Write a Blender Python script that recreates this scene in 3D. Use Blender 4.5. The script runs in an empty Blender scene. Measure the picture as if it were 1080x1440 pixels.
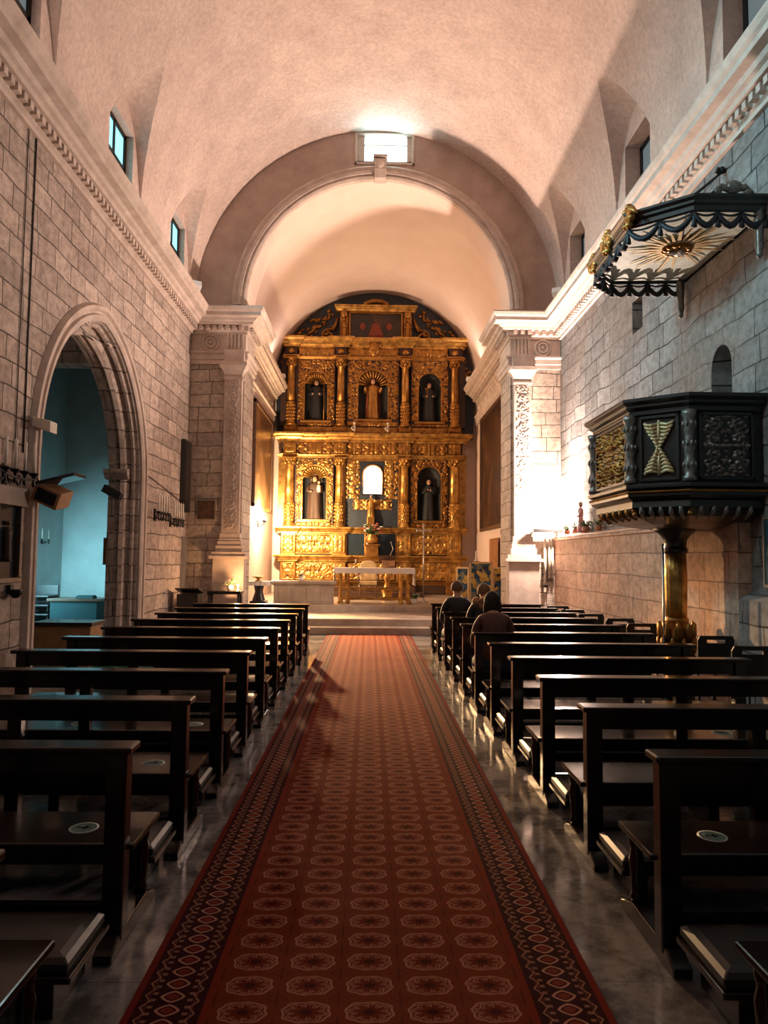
import bpy, math, random
import numpy as np
from mathutils import Vector, Matrix
R = math.radians
PI = math.pi
rnd = random.Random(7)
SC = bpy.context.scene
COL = SC.collection

# ------------------------------------------------------------------ helpers
class MB:
    """collects shapes, then links them as one mesh object"""
    def __init__(s):
        s.v = []; s.f = []; s.m = []; s.s = []; s.x = Matrix.Identity(4)
    def add(s, vs, fs, mat=0, smooth=False):
        b = len(s.v)
        for p in vs:
            q = s.x @ Vector(p); s.v.append((q.x, q.y, q.z))
        for i, f in enumerate(fs):
            s.f.append([b + k for k in f])
            s.m.append(mat[i] if isinstance(mat, (list, tuple)) else mat)
            s.s.append(smooth)
        return s
    def box(s, x0, x1, y0, y1, z0, z1, mat=0):
        vs = [(x, y, z) for z in (z0, z1) for y in (y0, y1) for x in (x0, x1)]
        return s.add(vs, [(0,2,3,1),(4,5,7,6),(0,1,5,4),(2,6,7,3),(0,4,6,2),(1,3,7,5)], mat)
    def tube(s, pts, r, n=8, mat=0, cap=True, closed=False):
        pts = [Vector(p) for p in pts]; L = len(pts)
        rs = r if isinstance(r, (list, tuple)) else [r]*L
        vs = []; fs = []; prev = None
        for i, p in enumerate(pts):
            if closed: t = pts[(i+1) % L] - pts[i-1]
            else: t = pts[min(i+1, L-1)] - pts[max(i-1, 0)]
            if t.length < 1e-9: t = Vector((0,0,1))
            t.normalize()
            if prev is None:
                a = Vector((0,0,1)) if abs(t.z) < .9 else Vector((1,0,0))
            else: a = prev
            u = (a - t*a.dot(t))
            if u.length < 1e-6: u = t.orthogonal()
            u.normalize(); w = t.cross(u); prev = u
            for k in range(n):
                q = 2*PI*k/n
                vs.append(p + (u*math.cos(q) + w*math.sin(q))*rs[i])
        seg = L if closed else L-1
        for i in range(seg):
            j = (i+1) % L
            for k in range(n):
                k2 = (k+1) % n
                fs.append((i*n+k, i*n+k2, j*n+k2, j*n+k))
        if cap and not closed:
            fs.append(tuple(range(n-1, -1, -1))); fs.append(tuple((L-1)*n+k for k in range(n)))
        return s.add(vs, fs, mat, True)
    def lathe(s, prof, c=(0,0,0), n=20, mat=0, mod=None, smooth=True):
        vs = []; fs = []
        for r, z in prof:
            for k in range(n):
                a = 2*PI*k/n
                q = r*(mod(a, z) if mod else 1)
                vs.append((c[0]+q*math.cos(a), c[1]+q*math.sin(a), c[2]+z))
        L = len(prof)
        for i in range(L-1):
            for k in range(n):
                k2 = (k+1) % n
                fs.append((i*n+k, i*n+k2, (i+1)*n+k2, (i+1)*n+k))
        fs.append(tuple(range(n-1,-1,-1))); fs.append(tuple((L-1)*n+k for k in range(n)))
        return s.add(vs, fs, mat, smooth)
    def ell(s, c, r, n=12, mat=0, rot=None):
        if not isinstance(r, (tuple, list)): r = (r,r,r)
        vs = []; fs = []; m = max(4, n//2)
        for i in range(m+1):
            t = PI*i/m
            for k in range(n):
                a = 2*PI*k/n
                p = Vector((r[0]*math.sin(t)*math.cos(a), r[1]*math.sin(t)*math.sin(a), r[2]*math.cos(t)))
                if rot: p = rot @ p
                vs.append(p + Vector(c))
        for i in range(m):
            for k in range(n):
                k2 = (k+1) % n
                fs.append((i*n+k, (i+1)*n+k, (i+1)*n+k2, i*n+k2))
        return s.add(vs, fs, mat, True)
    def loft(s, rings, mat=0, smooth=True, cap=True, closed=True):
        n = len(rings[0]); vs = [p for r in rings for p in r]; fs = []
        for i in range(len(rings)-1):
            for k in range(n if closed else n-1):
                k2 = (k+1) % n
                fs.append((i*n+k, i*n+k2, (i+1)*n+k2, (i+1)*n+k))
        if cap and closed:
            fs.append(tuple(range(n-1,-1,-1))); fs.append(tuple((len(rings)-1)*n+k for k in range(n)))
        return s.add(vs, fs, mat, smooth)
    def prism(s, poly, h0, h1, mat=0, f=lambda u, v, w: (u, v, w)):
        n = len(poly)
        vs = [f(u, v, h0) for u, v in poly] + [f(u, v, h1) for u, v in poly]
        fs = [tuple(range(n-1,-1,-1)), tuple(range(n, 2*n))] + [(k, (k+1) % n, n+(k+1) % n, n+k) for k in range(n)]
        return s.add(vs, fs, mat)
    def grid(s, fn, nu, nv, mat=0, smooth=True, pick=None, skip=None):
        vs = [fn(i/nu, j/nv) for j in range(nv+1) for i in range(nu+1)]
        ij = [(i, j) for j in range(nv) for i in range(nu) if not (skip and skip((i+.5)/nu, (j+.5)/nv))]
        fs = [(j*(nu+1)+i, j*(nu+1)+i+1, (j+1)*(nu+1)+i+1, (j+1)*(nu+1)+i) for i, j in ij]
        ms = mat if pick is None else [pick(i, j) for i, j in ij]
        return s.add(vs, fs, ms, smooth)
    def plate(s, outer, holes, h0, h1, f, mat=0):
        """flat plate with holes; f maps (u, v, w) to space, w runs h0..h1"""
        cu = bpy.data.curves.new('tmp', 'CURVE'); cu.dimensions = '2D'; cu.fill_mode = 'BOTH'
        cu.extrude = abs(h1-h0)/2
        for poly in [outer]+list(holes):
            sp = cu.splines.new('POLY'); sp.points.add(len(poly)-1)
            for k, p in enumerate(poly): sp.points[k].co = (p[0], p[1], 0, 1)
            sp.use_cyclic_u = True
        o = bpy.data.objects.new('tmp', cu); COL.objects.link(o)
        me = bpy.data.meshes.new_from_object(o.evaluated_get(bpy.context.evaluated_depsgraph_get()))
        c = (h0+h1)/2
        s.add([f(v.co.x, v.co.y, v.co.z+c) for v in me.vertices], [tuple(p.vertices) for p in me.polygons], mat)
        bpy.data.objects.remove(o); bpy.data.curves.remove(cu); bpy.data.meshes.remove(me)
        return s
    def sweep(s, path, prof, side=1, mat=0, cap=True):
        """path: (x,y) polyline; prof: (out, z) polyline pushed to the side with mitred corners"""
        P = [Vector(p) for p in path]; n = len(P); rings = []
        for i in range(n):
            d0 = (P[i]-P[i-1]).normalized() if i > 0 else None
            d1 = (P[i+1]-P[i]).normalized() if i < n-1 else None
            d0 = d0 or d1; d1 = d1 or d0
            n0 = Vector((d0.y, -d0.x))*side; n1 = Vector((d1.y, -d1.x))*side
            b = (n0+n1)/(1+n0.dot(n1))
            rings.append([(P[i].x+b.x*o, P[i].y+b.y*o, z) for o, z in prof])
        return s.loft(rings, mat, False, cap, True)
    def build(s, name, mats, parent=None, loc=None, bevel=0, tags=None, rz=0):
        me = bpy.data.meshes.new(name)
        me.from_pydata(s.v, [], s.f)
        mats = mats if isinstance(mats, (list, tuple)) else [mats]
        for m in mats: me.materials.append(m)
        me.polygons.foreach_set('material_index', s.m)
        me.polygons.foreach_set('use_smooth', s.s)
        me.update()
        o = bpy.data.objects.new(name, me); COL.objects.link(o)
        if parent: o.parent = parent
        if loc: o.location = loc
        if rz: o.rotation_euler.z = rz
        if bevel:
            b = o.modifiers.new('Bevel', 'BEVEL'); b.width = bevel; b.segments = 2; b.limit_method = 'ANGLE'; b.angle_limit = R(50)
        if tags: tag(o, *tags)
        return o

def tag(o, label=None, cat=None, group=None, kind=None):
    if label: o['label'] = label
    if cat: o['category'] = cat
    if group: o['group'] = group
    if kind: o['kind'] = kind
    return o
def thing(name, label, cat, loc=(0,0,0), rz=0, group=None):
    o = bpy.data.objects.new(name, None); COL.objects.link(o); o.empty_display_size = .1
    o.location = loc; o.rotation_euler.z = rz
    return tag(o, label, cat, group)
def struct(name, mb, mats, bevel=0, loc=None, parent=None):
    o = mb.build(name, mats, bevel=bevel, loc=loc, parent=parent)
    if parent is None: o['kind'] = 'structure'
    return o
def dup(root, loc, rz=0, label=None, group=None):
    r = root.copy(); COL.objects.link(r); r.location = loc; r.rotation_euler.z = rz
    if label: r['label'] = label
    if group: r['group'] = group
    def rec(a, b):
        for ch in list(a.children):
            c = ch.copy(); COL.objects.link(c); c.parent = b
            rec(ch, c)
    rec(root, r)
    return r

# ------------------------------------------------------------------ materials
class T:
    """tiny node-expression writer"""
    def __init__(s, name):
        s.mat = bpy.data.materials.new(name); s.mat.use_nodes = True
        s.t = s.mat.node_tree; s.b = s.t.nodes['Principled BSDF']
        s._c = None
    def n(s, typ, ins=None, **props):
        nd = s.t.nodes.new(typ)
        for k, v in props.items(): setattr(nd, k, v)
        for k, v in (ins or {}).items(): s.put(nd.inputs[k], v)
        return nd
    def put(s, inp, v):
        if isinstance(v, bpy.types.NodeSocket): s.t.links.new(v, inp)
        elif isinstance(v, X): s.t.links.new(v.s, inp)
        elif isinstance(v, (tuple, list)) and len(v) == 3 and inp.type == 'RGBA': inp.default_value = (*v, 1)
        else: inp.default_value = v
    @property
    def co(s):
        if s._c is None: s._c = s.n('ShaderNodeTexCoord').outputs['Object']
        return s._c
    def xyz(s):
        o = s.n('ShaderNodeSeparateXYZ', {0: s.co}).outputs
        return X(s, o[0]), X(s, o[1]), X(s, o[2])
    def noise(s, scale, detail=4, rough=.55, vec=None, out=0):
        return s.n('ShaderNodeTexNoise', {'Vector': vec or s.co, 'Scale': scale, 'Detail': detail, 'Roughness': rough}).outputs[out]
    def vec(s, x, y, z=0.):
        return s.n('ShaderNodeCombineXYZ', {0: x, 1: y, 2: z}).outputs[0]
    def ramp(s, fac, stops):
        nd = s.n('ShaderNodeValToRGB', {0: fac}); e = nd.color_ramp.elements
        while len(e) < len(stops): e.new(.5)
        for k, (p, c) in enumerate(stops):
            e[k].position = p; e[k].color = (*c, 1)
        return nd.outputs[0]
    def mix(s, f, a, b, mode='MIX'):
        nd = s.n('ShaderNodeMix', data_type='RGBA', blend_type=mode)
        s.put(nd.inputs[0], f); s.put(nd.inputs[6], a); s.put(nd.inputs[7], b)
        return nd.outputs[2]
    def bump(s, h, strength=.3, dist=.02):
        s.put(s.b.inputs['Normal'], s.n('ShaderNodeBump', {'Height': h, 'Strength': strength, 'Distance': dist}).outputs[0])
    def set(s, **k):
        names = {'base':'Base Color','rough':'Roughness','metal':'Metallic','emit':'Emission Color','es':'Emission Strength','coat':'Coat Weight','sheen':'Sheen Weight','spec':'Specular IOR Level','coatr':'Coat Roughness','trans':'Transmission Weight','alpha':'Alpha','ior':'IOR'}
        for a, v in k.items(): s.put(s.b.inputs[names[a]], v)
        return s
class X:
    def __init__(s, t, sock): s.t = t; s.s = sock
    def op(s, o, b=None, c=None, rev=False):
        ins = {0: s}
        if b is not None: ins[1] = b
        if c is not None: ins[2] = c
        if rev: ins = {0: b, 1: s}
        nd = s.t.n('ShaderNodeMath', ins, operation=o)
        return X(s.t, nd.outputs[0])
    def __add__(s, b): return s.op('ADD', b)
    def __radd__(s, b): return s.op('ADD', b)
    def __sub__(s, b): return s.op('SUBTRACT', b)
    def __rsub__(s, b): return s.op('SUBTRACT', b, rev=True)
    def __mul__(s, b): return s.op('MULTIPLY', b)
    def __rmul__(s, b): return s.op('MULTIPLY', b)
    def __truediv__(s, b): return s.op('DIVIDE', b)
    def __pow__(s, b): return s.op('POWER', b)
    def lt(s, b): return s.op('LESS_THAN', b)
    def gt(s, b): return s.op('GREATER_THAN', b)
    def abs(s): return s.op('ABSOLUTE')
    def fr(s): return s.op('FRACT')
    def sin(s): return s.op('SINE')
    def min(s, b): return s.op('MINIMUM', b)
    def max(s, b): return s.op('MAXIMUM', b)
    def near(s, b, w): return (s-b).abs().lt(w)

def plain(name, c, rough=.5, metal=0., var=.12, scale=6., bump=0., **k):
    t = T(name)
    f = t.noise(scale, 5)
    d = tuple(x*(1-var) for x in c); l = tuple(min(1, x*(1+var)) for x in c)
    t.set(base=t.ramp(f, [(.3, d), (.7, l)]), rough=rough, metal=metal, **k)
    if bump: t.bump(f, bump, .01)
    return t.mat
def emis(name, c, s):
    t = T(name); t.set(base=(.02,.02,.02), emit=c, es=s, rough=.4); return t.mat

def stone(name, axis, c1, c2, mortar, bw=.6, rh=.29, ms=.012, rough=.85, warp=.03, bump=.8, seed=0., patch=(.5,.42,.36), patchf=.35):
    t = T(name); x, y, z = t.xyz()
    nx = X(t, t.n('ShaderNodeSeparateXYZ', {0: t.n('ShaderNodeNewGeometry').outputs['True Normal']}).outputs[0]).abs().gt(.6)
    u = y*nx + x*(1-nx)
    v0 = t.vec(u+seed, z, 0.)
    nz = t.noise(1.1, 2, .5, v0, 1)
    off = t.n('ShaderNodeVectorMath', {0: nz, 1: (.5,.5,.5)}, operation='SUBTRACT').outputs[0]
    off = t.n('ShaderNodeVectorMath', {0: off, 'Scale': warp*4}, operation='SCALE').outputs[0]
    v = t.n('ShaderNodeVectorMath', {0: v0, 1: off}, operation='ADD').outputs[0]
    br = t.n('ShaderNodeTexBrick', {'Vector': v, 'Color1': c1, 'Color2': c2, 'Mortar': mortar, 'Scale': 1., 'Mortar Size': ms, 'Mortar Smooth': .3, 'Bias': 0., 'Brick Width': bw, 'Row Height': rh}, offset=.42, squash=.8, squash_frequency=3)
    big = t.noise(.55, 4, .6, v0)
    fine = t.noise(9., 8, .7, v0)
    b = t.mix(t.ramp(big, [(.42, (0,0,0)), (.68, (patchf,)*3)]), br.outputs[0], patch)
    mid = t.noise(3.1, 7, .75, v0)
    b = t.mix(.6, b, t.ramp(fine, [(.30, (.30,.28,.27)), (.58, (1.1,1.1,1.1))]), 'MULTIPLY')
    b = t.mix(.5, b, t.ramp(mid, [(.32, (.42,.38,.36)), (.56, (1.1,1.1,1.1))]), 'MULTIPLY')
    t.set(base=b, rough=rough, spec=.25)
    h = X(t, br.outputs['Fac'])*-.8 + X(t, fine)*.8 + X(t, mid)*.7
    t.bump(h.s, bump, .03)
    return t.mat
M = {}
def mats():
    M['stone_left'] = stone('stone_left', 'x', (.57,.46,.395), (.37,.295,.255), (.085,.066,.056), .62, .30, .010)
    M['stone_right'] = stone('stone_right', 'x', (.34,.325,.315), (.19,.182,.178), (.04,.037,.037), .75, .33, .012, seed=3.3, patch=(.25,.195,.165), patchf=.9, warp=.05)
    M['stone_low'] = stone('stone_low', 'x', (.72,.46,.32), (.54,.33,.225), (.20,.115,.08), .62, .36, .009, seed=1.3, bump=.3, warp=.015)
    M['stone_end'] = stone('stone_end', 'y', (.64,.535,.45), (.44,.365,.31), (.14,.11,.09), .62, .30, .010)
    t = T('vault_plaster'); n1 = t.noise(1.3, 8, .68); n2 = t.noise(13., 9, .75)
    c = t.ramp(n1, [(.3, (.54,.42,.37)), (.62, (.69,.55,.48))])
    c = t.mix(.6, c, t.ramp(n2, [(.32, (.55,.52,.51)), (.60, (1,1,1))]), 'MULTIPLY')
    t.set(base=c, rough=.9, spec=.2); t.bump(n2, .25, .03); M['plaster'] = t.mat
    t = T('chancel_plaster'); n1 = t.noise(.8, 5, .6); n2 = t.noise(9., 5, .6)
    t.set(base=t.ramp(n1, [(.3, (.68,.53,.45)), (.7, (.76,.61,.52))]), rough=.9, spec=.2); t.bump(n2, .08, .02); M['plaster_in'] = t.mat
    t = T('arch_plaster'); n1 = t.noise(2.2, 8, .7)
    t.set(base=t.ramp(n1, [(.3, (.36,.27,.23)), (.7, (.50,.385,.33))]), rough=.9, spec=.2); t.bump(n1, .15, .02); M['plaster_arch'] = t.mat
    t = T('carved_stone'); n1 = t.noise(3.5, 7, .65); n2 = t.noise(28., 4, .6)
    c = t.ramp(n1, [(.3, (.43,.34,.29)), (.7, (.64,.53,.46))])
    t.set(base=c, rough=.8, spec=.25); t.bump(n2, .25, .01); M['moulding'] = t.mat
    # polished marble floor
    t = T('marble_floor'); x, y, z = t.xyz()
    n1 = t.noise(1.6, 10, .72); n2 = t.noise(5., 6, .6)
    vein = (X(t, t.noise(.9, 9, .7))-.5).abs()
    c = t.ramp(n1, [(.28, (.05,.046,.047)), (.55, (.105,.098,.10)), (.75, (.17,.158,.156))])
    c = t.mix((1-(vein*14).min(1.)).s, c, (.24,.225,.22))
    gx = (x/.8).fr(); gy = (y/.8+.3).fr()
    line = (gx.lt(.006)).max(gy.lt(.006))
    c = t.mix((line*.6).s, c, (.06,.055,.05))
    t.set(base=c, rough=t.ramp(n2, [(.3, (.07,)*3), (.7, (.20,)*3)]), spec=.55); M['floor'] = t.mat
    t = T('step_marble'); n1 = t.noise(2.6, 8, .7)
    t.set(base=t.ramp(n1, [(.3, (.27,.215,.175)), (.7, (.52,.43,.35))]), rough=.35); M['step'] = t.mat
    # woods
    def wood(name, a, b, rough, coat=.3):
        t = T(name); x, y, z = t.xyz()
        w = t.noise(3., 8, .65, t.vec(x*1.2, y*9, z*9))
        t.set(base=t.ramp(w, [(.3, a), (.7, b)]), rough=rough, coat=coat, coatr=.08, spec=.45); t.bump(w, .06, .004); return t.mat
    M['pew'] = wood('dark_pew_wood', (.004,.0024,.0022), (.015,.0075,.0058), .18, .3)
    M['brown'] = wood('brown_wood', (.055,.026,.014), (.13,.065,.034), .45)
    M['black_wood'] = wood('ebonised_wood', (.0075,.006,.0058), (.022,.017,.015), .38)
    M['pad'] = plain('black_leatherette', (.012,.012,.014), .36, 0, .2, 20)
    M['plastic'] = plain('black_plastic', (.012,.012,.013), .42)
    M['iron'] = plain('black_iron', (.02,.02,.022), .5, .6)
    M['steel'] = plain('grey_steel', (.42,.42,.42), .35, .8)
    M['white'] = plain('white_paint', (.75,.74,.71), .5)
    M['wax'] = plain('candle_wax', (.78,.72,.62), .5)
    M['cream'] = plain('cream_paint', (.62,.56,.46), .5)
    M['sticker'] = plain('sticker_white', (.62,.68,.66), .45, 0, .04)
    M['sticker_ink'] = plain('sticker_ink', (.03,.09,.08), .5)
    # gold
    def gold(name, a, b, rough=.42, metal=.75):
        t = T(name); n1 = t.noise(5., 6, .65); n2 = t.noise(40., 4, .6)
        t.set(base=t.ramp(n1, [(.3, a), (.7, b)]), rough=rough, metal=metal); t.bump(n2, .25, .008); return t.mat
    M['gold'] = gold('gilded_wood', (.17,.072,.017), (.80,.46,.12), .33)
    M['gold_dark'] = gold('worn_gilding', (.20,.085,.02), (.48,.23,.05), .4, .75)
    M['gold_pale'] = gold('pale_gilding', (.52,.36,.17), (.84,.66,.38), .4, .35)
    M['ground'] = plain('dark_red_ground', (.035,.013,.008), .6, 0, .3)  # red ground of the carving, darkened to paint in crevice shade
    M['ground_blue'] = plain('dark_blue_ground', (.014,.022,.034), .55, 0, .3)
    M['ground_brown'] = plain('dark_brown_ground', (.05,.024,.009), .55, 0, .3)  # brown ground, kept dark so shade between carved leaves is painted in
    M['black_relief'] = plain('black_carving', (.20,.185,.165), .34, .45, .4, 18)
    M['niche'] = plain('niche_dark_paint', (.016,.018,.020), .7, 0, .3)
    M['robe_brown'] = plain('robe_brown', (.06,.032,.02), .7)
    M['robe_black'] = plain('robe_black', (.012,.012,.014), .7)
    M['robe_red'] = plain('robe_red', (.24,.05,.025), .65)
    M['robe_white'] = plain('robe_white', (.55,.47,.38), .7)
    M['skin'] = plain('painted_skin', (.50,.29,.19), .55, 0, .06)
    M['hair_dark'] = plain('hair_dark', (.018,.011,.008), .85, 0, .4, 40)
    M['hair_grey'] = plain('hair_grey', (.10,.06,.042), .9, 0, .3, 40)
    M['hair_blond'] = plain('hair_blond', (.17,.095,.045), .9, 0, .35, 40)
    M['coat_navy'] = plain('coat_navy', (.010,.011,.017), .75, 0, .3, 30, .2)
    M['coat_dark'] = plain('coat_dark_green', (.013,.017,.018), .7, 0, .3, 30, .2)
    M['coat_brown'] = plain('coat_brown_red', (.085,.030,.022), .75, 0, .3, 30, .2)
    M['fur'] = plain('fur_trim', (.28,.16,.075), .9, 0, .5, 60, .6)
    M['denim'] = plain('dark_denim', (.025,.032,.055), .8)
    M['linen'] = plain('white_linen', (.78,.75,.72), .8, 0, .04)
    M['leaf'] = plain('leaf_green', (.035,.10,.03), .5, 0, .4, 20)
    M['petal_pink'] = plain('petal_pink', (.62,.30,.28), .6, 0, .2, 20)
    M['petal_white'] = plain('petal_white', (.75,.72,.66), .6, 0, .1, 20)
    M['petal_red'] = plain('petal_red', (.42,.04,.03), .6, 0, .2, 20)
    M['clay'] = plain('terracotta', (.36,.15,.08), .8)
    M['teal_wall'] = plain('chapel_plaster', (.50,.56,.56), .9, 0, .1, 2.)
    M['teal_cloth'] = plain('blue_green_cloth', (.010,.05,.058), .8)
    M['green_cloth'] = plain('green_cloth', (.015,.14,.085), .8, 0, .4, 14, .3)
    M['pale_board'] = plain('pale_painted_board', (.50,.56,.49), .6, 0, .25, 7.)
    M['glass_dark'] = plain('dark_glass', (.02,.028,.036), .12, 0, .2, 3.)
    M['drape'] = plain('black_blue_valance', (.013,.013,.019), .55, 0, .4, 10)
    M['wood_light'] = plain('light_wood', (.34,.17,.075), .5, 0, .2, 9.)
    M['curtain'] = plain('orange_curtain', (.30,.125,.035), .8, 0, .2, 9.)
    # oil paintings: broken dark patches of pigment
    def oil(name, a, b, c, sc):
        t = T(name); n = t.noise(sc, 6, .6)
        t.set(base=t.ramp(n, [(.34, a), (.52, b), (.72, c)]), rough=.35); return t.mat
    M['oil_dark'] = oil('oil_painting_dark', (.010,.007,.005), (.045,.02,.011), (.14,.06,.03), 1.6)
    M['oil_warm'] = oil('oil_painting_warm', (.05,.025,.012), (.15,.07,.03), (.30,.16,.07), 1.3)
    M['oil_attic'] = oil('oil_painting_attic', (.010,.008,.009), (.03,.018,.016), (.07,.035,.022), 2.2)
    M['oil_small'] = oil('oil_painting_small', (.04,.02,.012), (.10,.045,.02), (.22,.11,.05), 8.)
    M['icon'] = oil('printed_card', (.52,.38,.2), (.72,.55,.3), (.8,.72,.58), 9.)
    t = T('folding_screen_paint'); v = t.n('ShaderNodeTexVoronoi', {'Vector': t.co, 'Scale': 9.}).outputs
    t.set(base=t.ramp(v[1], [(.25, (.012,.035,.075)), (.5, (.03,.12,.20)), (.68, (.52,.34,.06)), (.85, (.62,.45,.12))]), rough=.6); M['screen'] = t.mat
    # light givers
    M['day'] = emis('daylight_pane', (.30,.80,.86), 1.5)
    M['day_dim'] = emis('dim_daylight_pane', (.42,.55,.58), .25)
    M['day_hi'] = emis('bright_daylight_pane', (.62,.97,1.), 6.)
    M['day_white'] = emis('white_lit_pane', (.93,.97,1.), 7.)
    M['bulb'] = emis('lamp_bulb', (1,.72,.42), 60.)
    M['bulb_small'] = emis('small_bulb', (1,.62,.3), 8.)
    M['flame'] = emis('candle_flame', (1,.6,.2), 12.)
    carpet_mat()

def carpet_mat():
    t = T('bokhara_carpet'); x, y, z = t.xyz()
    ax = x.abs()
    u = x/.236; fx = ((u+.5).fr()-.5)*.236
    fy = ((y/.165).fr()-.5)*.165
    p = 2.6
    def ring(dx, dy, a, b): return ((dx.abs()/a)**p + (dy.abs()/b)**p)**(1/p)
    g = ring(fx, fy, .094, .063)
    ang = X(t, t.n('ShaderNodeMath', {0: fy*1.5, 1: fx}, operation='ARCTAN2').outputs[0])
    lob = (ang*8).sin()
    gul_out = (g+lob*.035).near(.92, .055).max((g+lob*.09).near(.74, .035))
    gul_in = (g+lob*.10).near(.60, .055)
    gul_core = ring(fx, fy, .022, .015).lt(1.)
    cross = (fx.abs().lt(.0035).max(fy.abs().lt(.0028)))*g.lt(.86)
    inside = g.lt(1.0)
    # small lozenges between the medallions
    hx = (u.fr()-.5)*.236; hy = ((y/.165+.5).fr()-.5)*.165
    dia = (hx.abs()/.042 + hy.abs()/.030)
    dmd = dia.near(.9, .16).max(dia.lt(.3))
    grid_l = (fx.abs().near(.1165, .0022)*(fy.abs().gt(.03)))
    infield = ax.lt(.60)
    field = (.150,.027,.010)
    c = t.mix(inside.s, field, (.125,.018,.008))
    c = t.mix((gul_core.max(cross*.5)).s, c, (.05,.008,.007))
    c = t.mix((gul_in*.7*((ang*24).sin().gt(-.2))).s, c, (.36,.16,.10))
    c = t.mix((gul_out*.75).s, c, (.40,.19,.12))
    rad = (((ang*8+.8).sin().gt(.82))*g.gt(.40)*g.lt(.86))
    c = t.mix((rad*.35).s, c, (.33,.13,.085))
    c = t.mix(((dmd*(1-inside))*.45).s, c, (.055,.012,.012))
    c = t.mix((grid_l*.5).s, c, (.045,.008,.008))
    # border: bands measured outward from the field edge
    b = ax-.60
    dark = (.034,.008,.009)
    bc = t.mix(b.lt(.025).s, dark, (.16,.022,.01))
    def zig(c0):
        tri = ((y/.075).fr()-.5).abs()*.052-.013
        return ((b-c0)+tri).near(0., .0038)
    bc = t.mix(((zig(.060).max(zig(.245)))*.75).s, bc, (.40,.19,.12))
    my = ((y/.083).fr()-.5)*.083
    lens = (((b-.152).abs()/.047)**1.4 + (my.abs()/.036)**1.3)
    bc = t.mix((lens.near(.85, .17)*.9).s, bc, (.44,.21,.14))
    bc = t.mix((lens.lt(.45)*.8).s, bc, (.20,.03,.018))
    st = ((my.abs().near(.02, .008))*((b-.152).abs().near(.07, .010)))
    bc = t.mix((st*.6).s, bc, (.36,.17,.11))
    bc = t.mix((((b-.152).abs().near(.089, .004))*.5).s, bc, (.16,.05,.03))
    bc = t.mix(b.gt(.275).s, bc, (.14,.016,.009))
    c = t.mix(infield.s, bc, c)
    w = t.noise(14., 4, .6)
    c = t.mix(.35, c, t.ramp(w, [(.3, (.65,.65,.65)), (.7, (1,1,1))]), 'MULTIPLY')
    t.set(base=c, rough=.95, spec=.04); t.bump(t.noise(220., 2), .3, .004)
    M['carpet'] = t.mat
mats()

# ------------------------------------------------------------------ carved relief fields
def relief(w, h, seed, step=.02, cell=None, mirror=True):
    """height field of scrolling leaves, rosettes and stems; returns nu, nv, H[j][i] in 0..1"""
    r = random.Random(seed)
    nu = max(6, int(w/step)); nv = max(6, int(h/step))
    xs = np.linspace(-w/2, w/2, nu+1); ys = np.linspace(-h/2, h/2, nv+1)
    Xg, Yg = np.meshgrid(xs, ys)
    sw = w >= h
    A, B = (Xg, Yg) if sw else (Yg, Xg)
    la, lb = (w, h) if sw else (h, w)
    if mirror: A = np.abs(A)
    if mirror and lb > .3: B = np.abs(B); eb = lb/2; b0 = eb/2
    else: eb = lb; b0 = 0
    half = la/2 if mirror else la
    cell = cell or eb*1.0
    k = max(1, round(half/cell)); cw = half/k
    blobs = []
    for i in range(k):
        ca = (i+.5)*cw - (0 if mirror else la/2); cb = b0
        rr = min(cw, eb)*.44; d = 1 if i % 2 else -1; a0 = r.uniform(0, 6.28)
        for q in range(26):
            t = q/25; a = a0+d*t*9.2; ra = rr*(1-.85*t)
            blobs.append((ca+ra*math.cos(a), cb+ra*math.sin(a), rr*.15*(1-.3*t), rr*.15*(1-.3*t), 0, .85))
            if q % 3 == 0 and t < .75:
                blobs.append((ca+ra*1.22*math.cos(a+.2), cb+ra*1.22*math.sin(a+.2), rr*.26, rr*.12, a+d*.9, .7))
        blobs.append((ca, cb, rr*.24, rr*.24, 0, 1.))
        for e in (-1, 1):
            blobs.append((ca+cw*.46, cb+e*eb*.36, rr*.25, rr*.13, e*.8, .75))
            blobs.append((ca-cw*.44, cb+e*eb*.40, rr*.2, rr*.11, -e*.7, .65))
    for _ in range(int(half*lb/(.0050 if step < .02 else .0030))):
        sz = r.uniform(.016, .036)*(step/.02)**.5
        blobs.append((r.uniform(0 if mirror else -half/2, half), r.uniform(-lb/2, lb/2), sz, sz*.45, r.uniform(0, 3.14), r.uniform(.4, .8)))
    if mirror:
        for e in range(-3, 4):
            blobs.append((0, b0+e*eb*.14, cell*.12, cell*.07, 0, .95))
    H = np.zeros_like(A)
    for (ca, cb, ra, rb, an, ht) in blobs:
        ra = max(ra, step*.9); rb = max(rb, step*.9)
        dx = A-ca; dy = B-cb; c, s_ = math.cos(an), math.sin(an)
        e = ((dx*c+dy*s_)/ra)**2 + ((-dx*s_+dy*c)/rb)**2
        H = np.maximum(H, ht*np.sqrt(np.clip(1-e, 0, 1)))
    return nu, nv, H
def carve(mb, w, h, seed, f, depth=.05, step=.02, cell=None, thr=.22, m_hi=0, m_lo=1, mirror=True, skip=None):
    """add a relief of size w x h; f maps (u, v, height) to space"""
    nu, nv, H = relief(w, h, seed, step, cell, mirror)
    def fn(a, b):
        i = round(a*nu); j = round(b*nv)
        return f((a-.5)*w, (b-.5)*h, float(H[j, i])*depth)
    def pick(i, j):
        return m_hi if max(H[j,i], H[j+1,i], H[j,i+1], H[j+1,i+1]) > thr else m_lo
    mb.grid(fn, nu, nv, pick=pick, skip=skip)
    return mb
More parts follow.
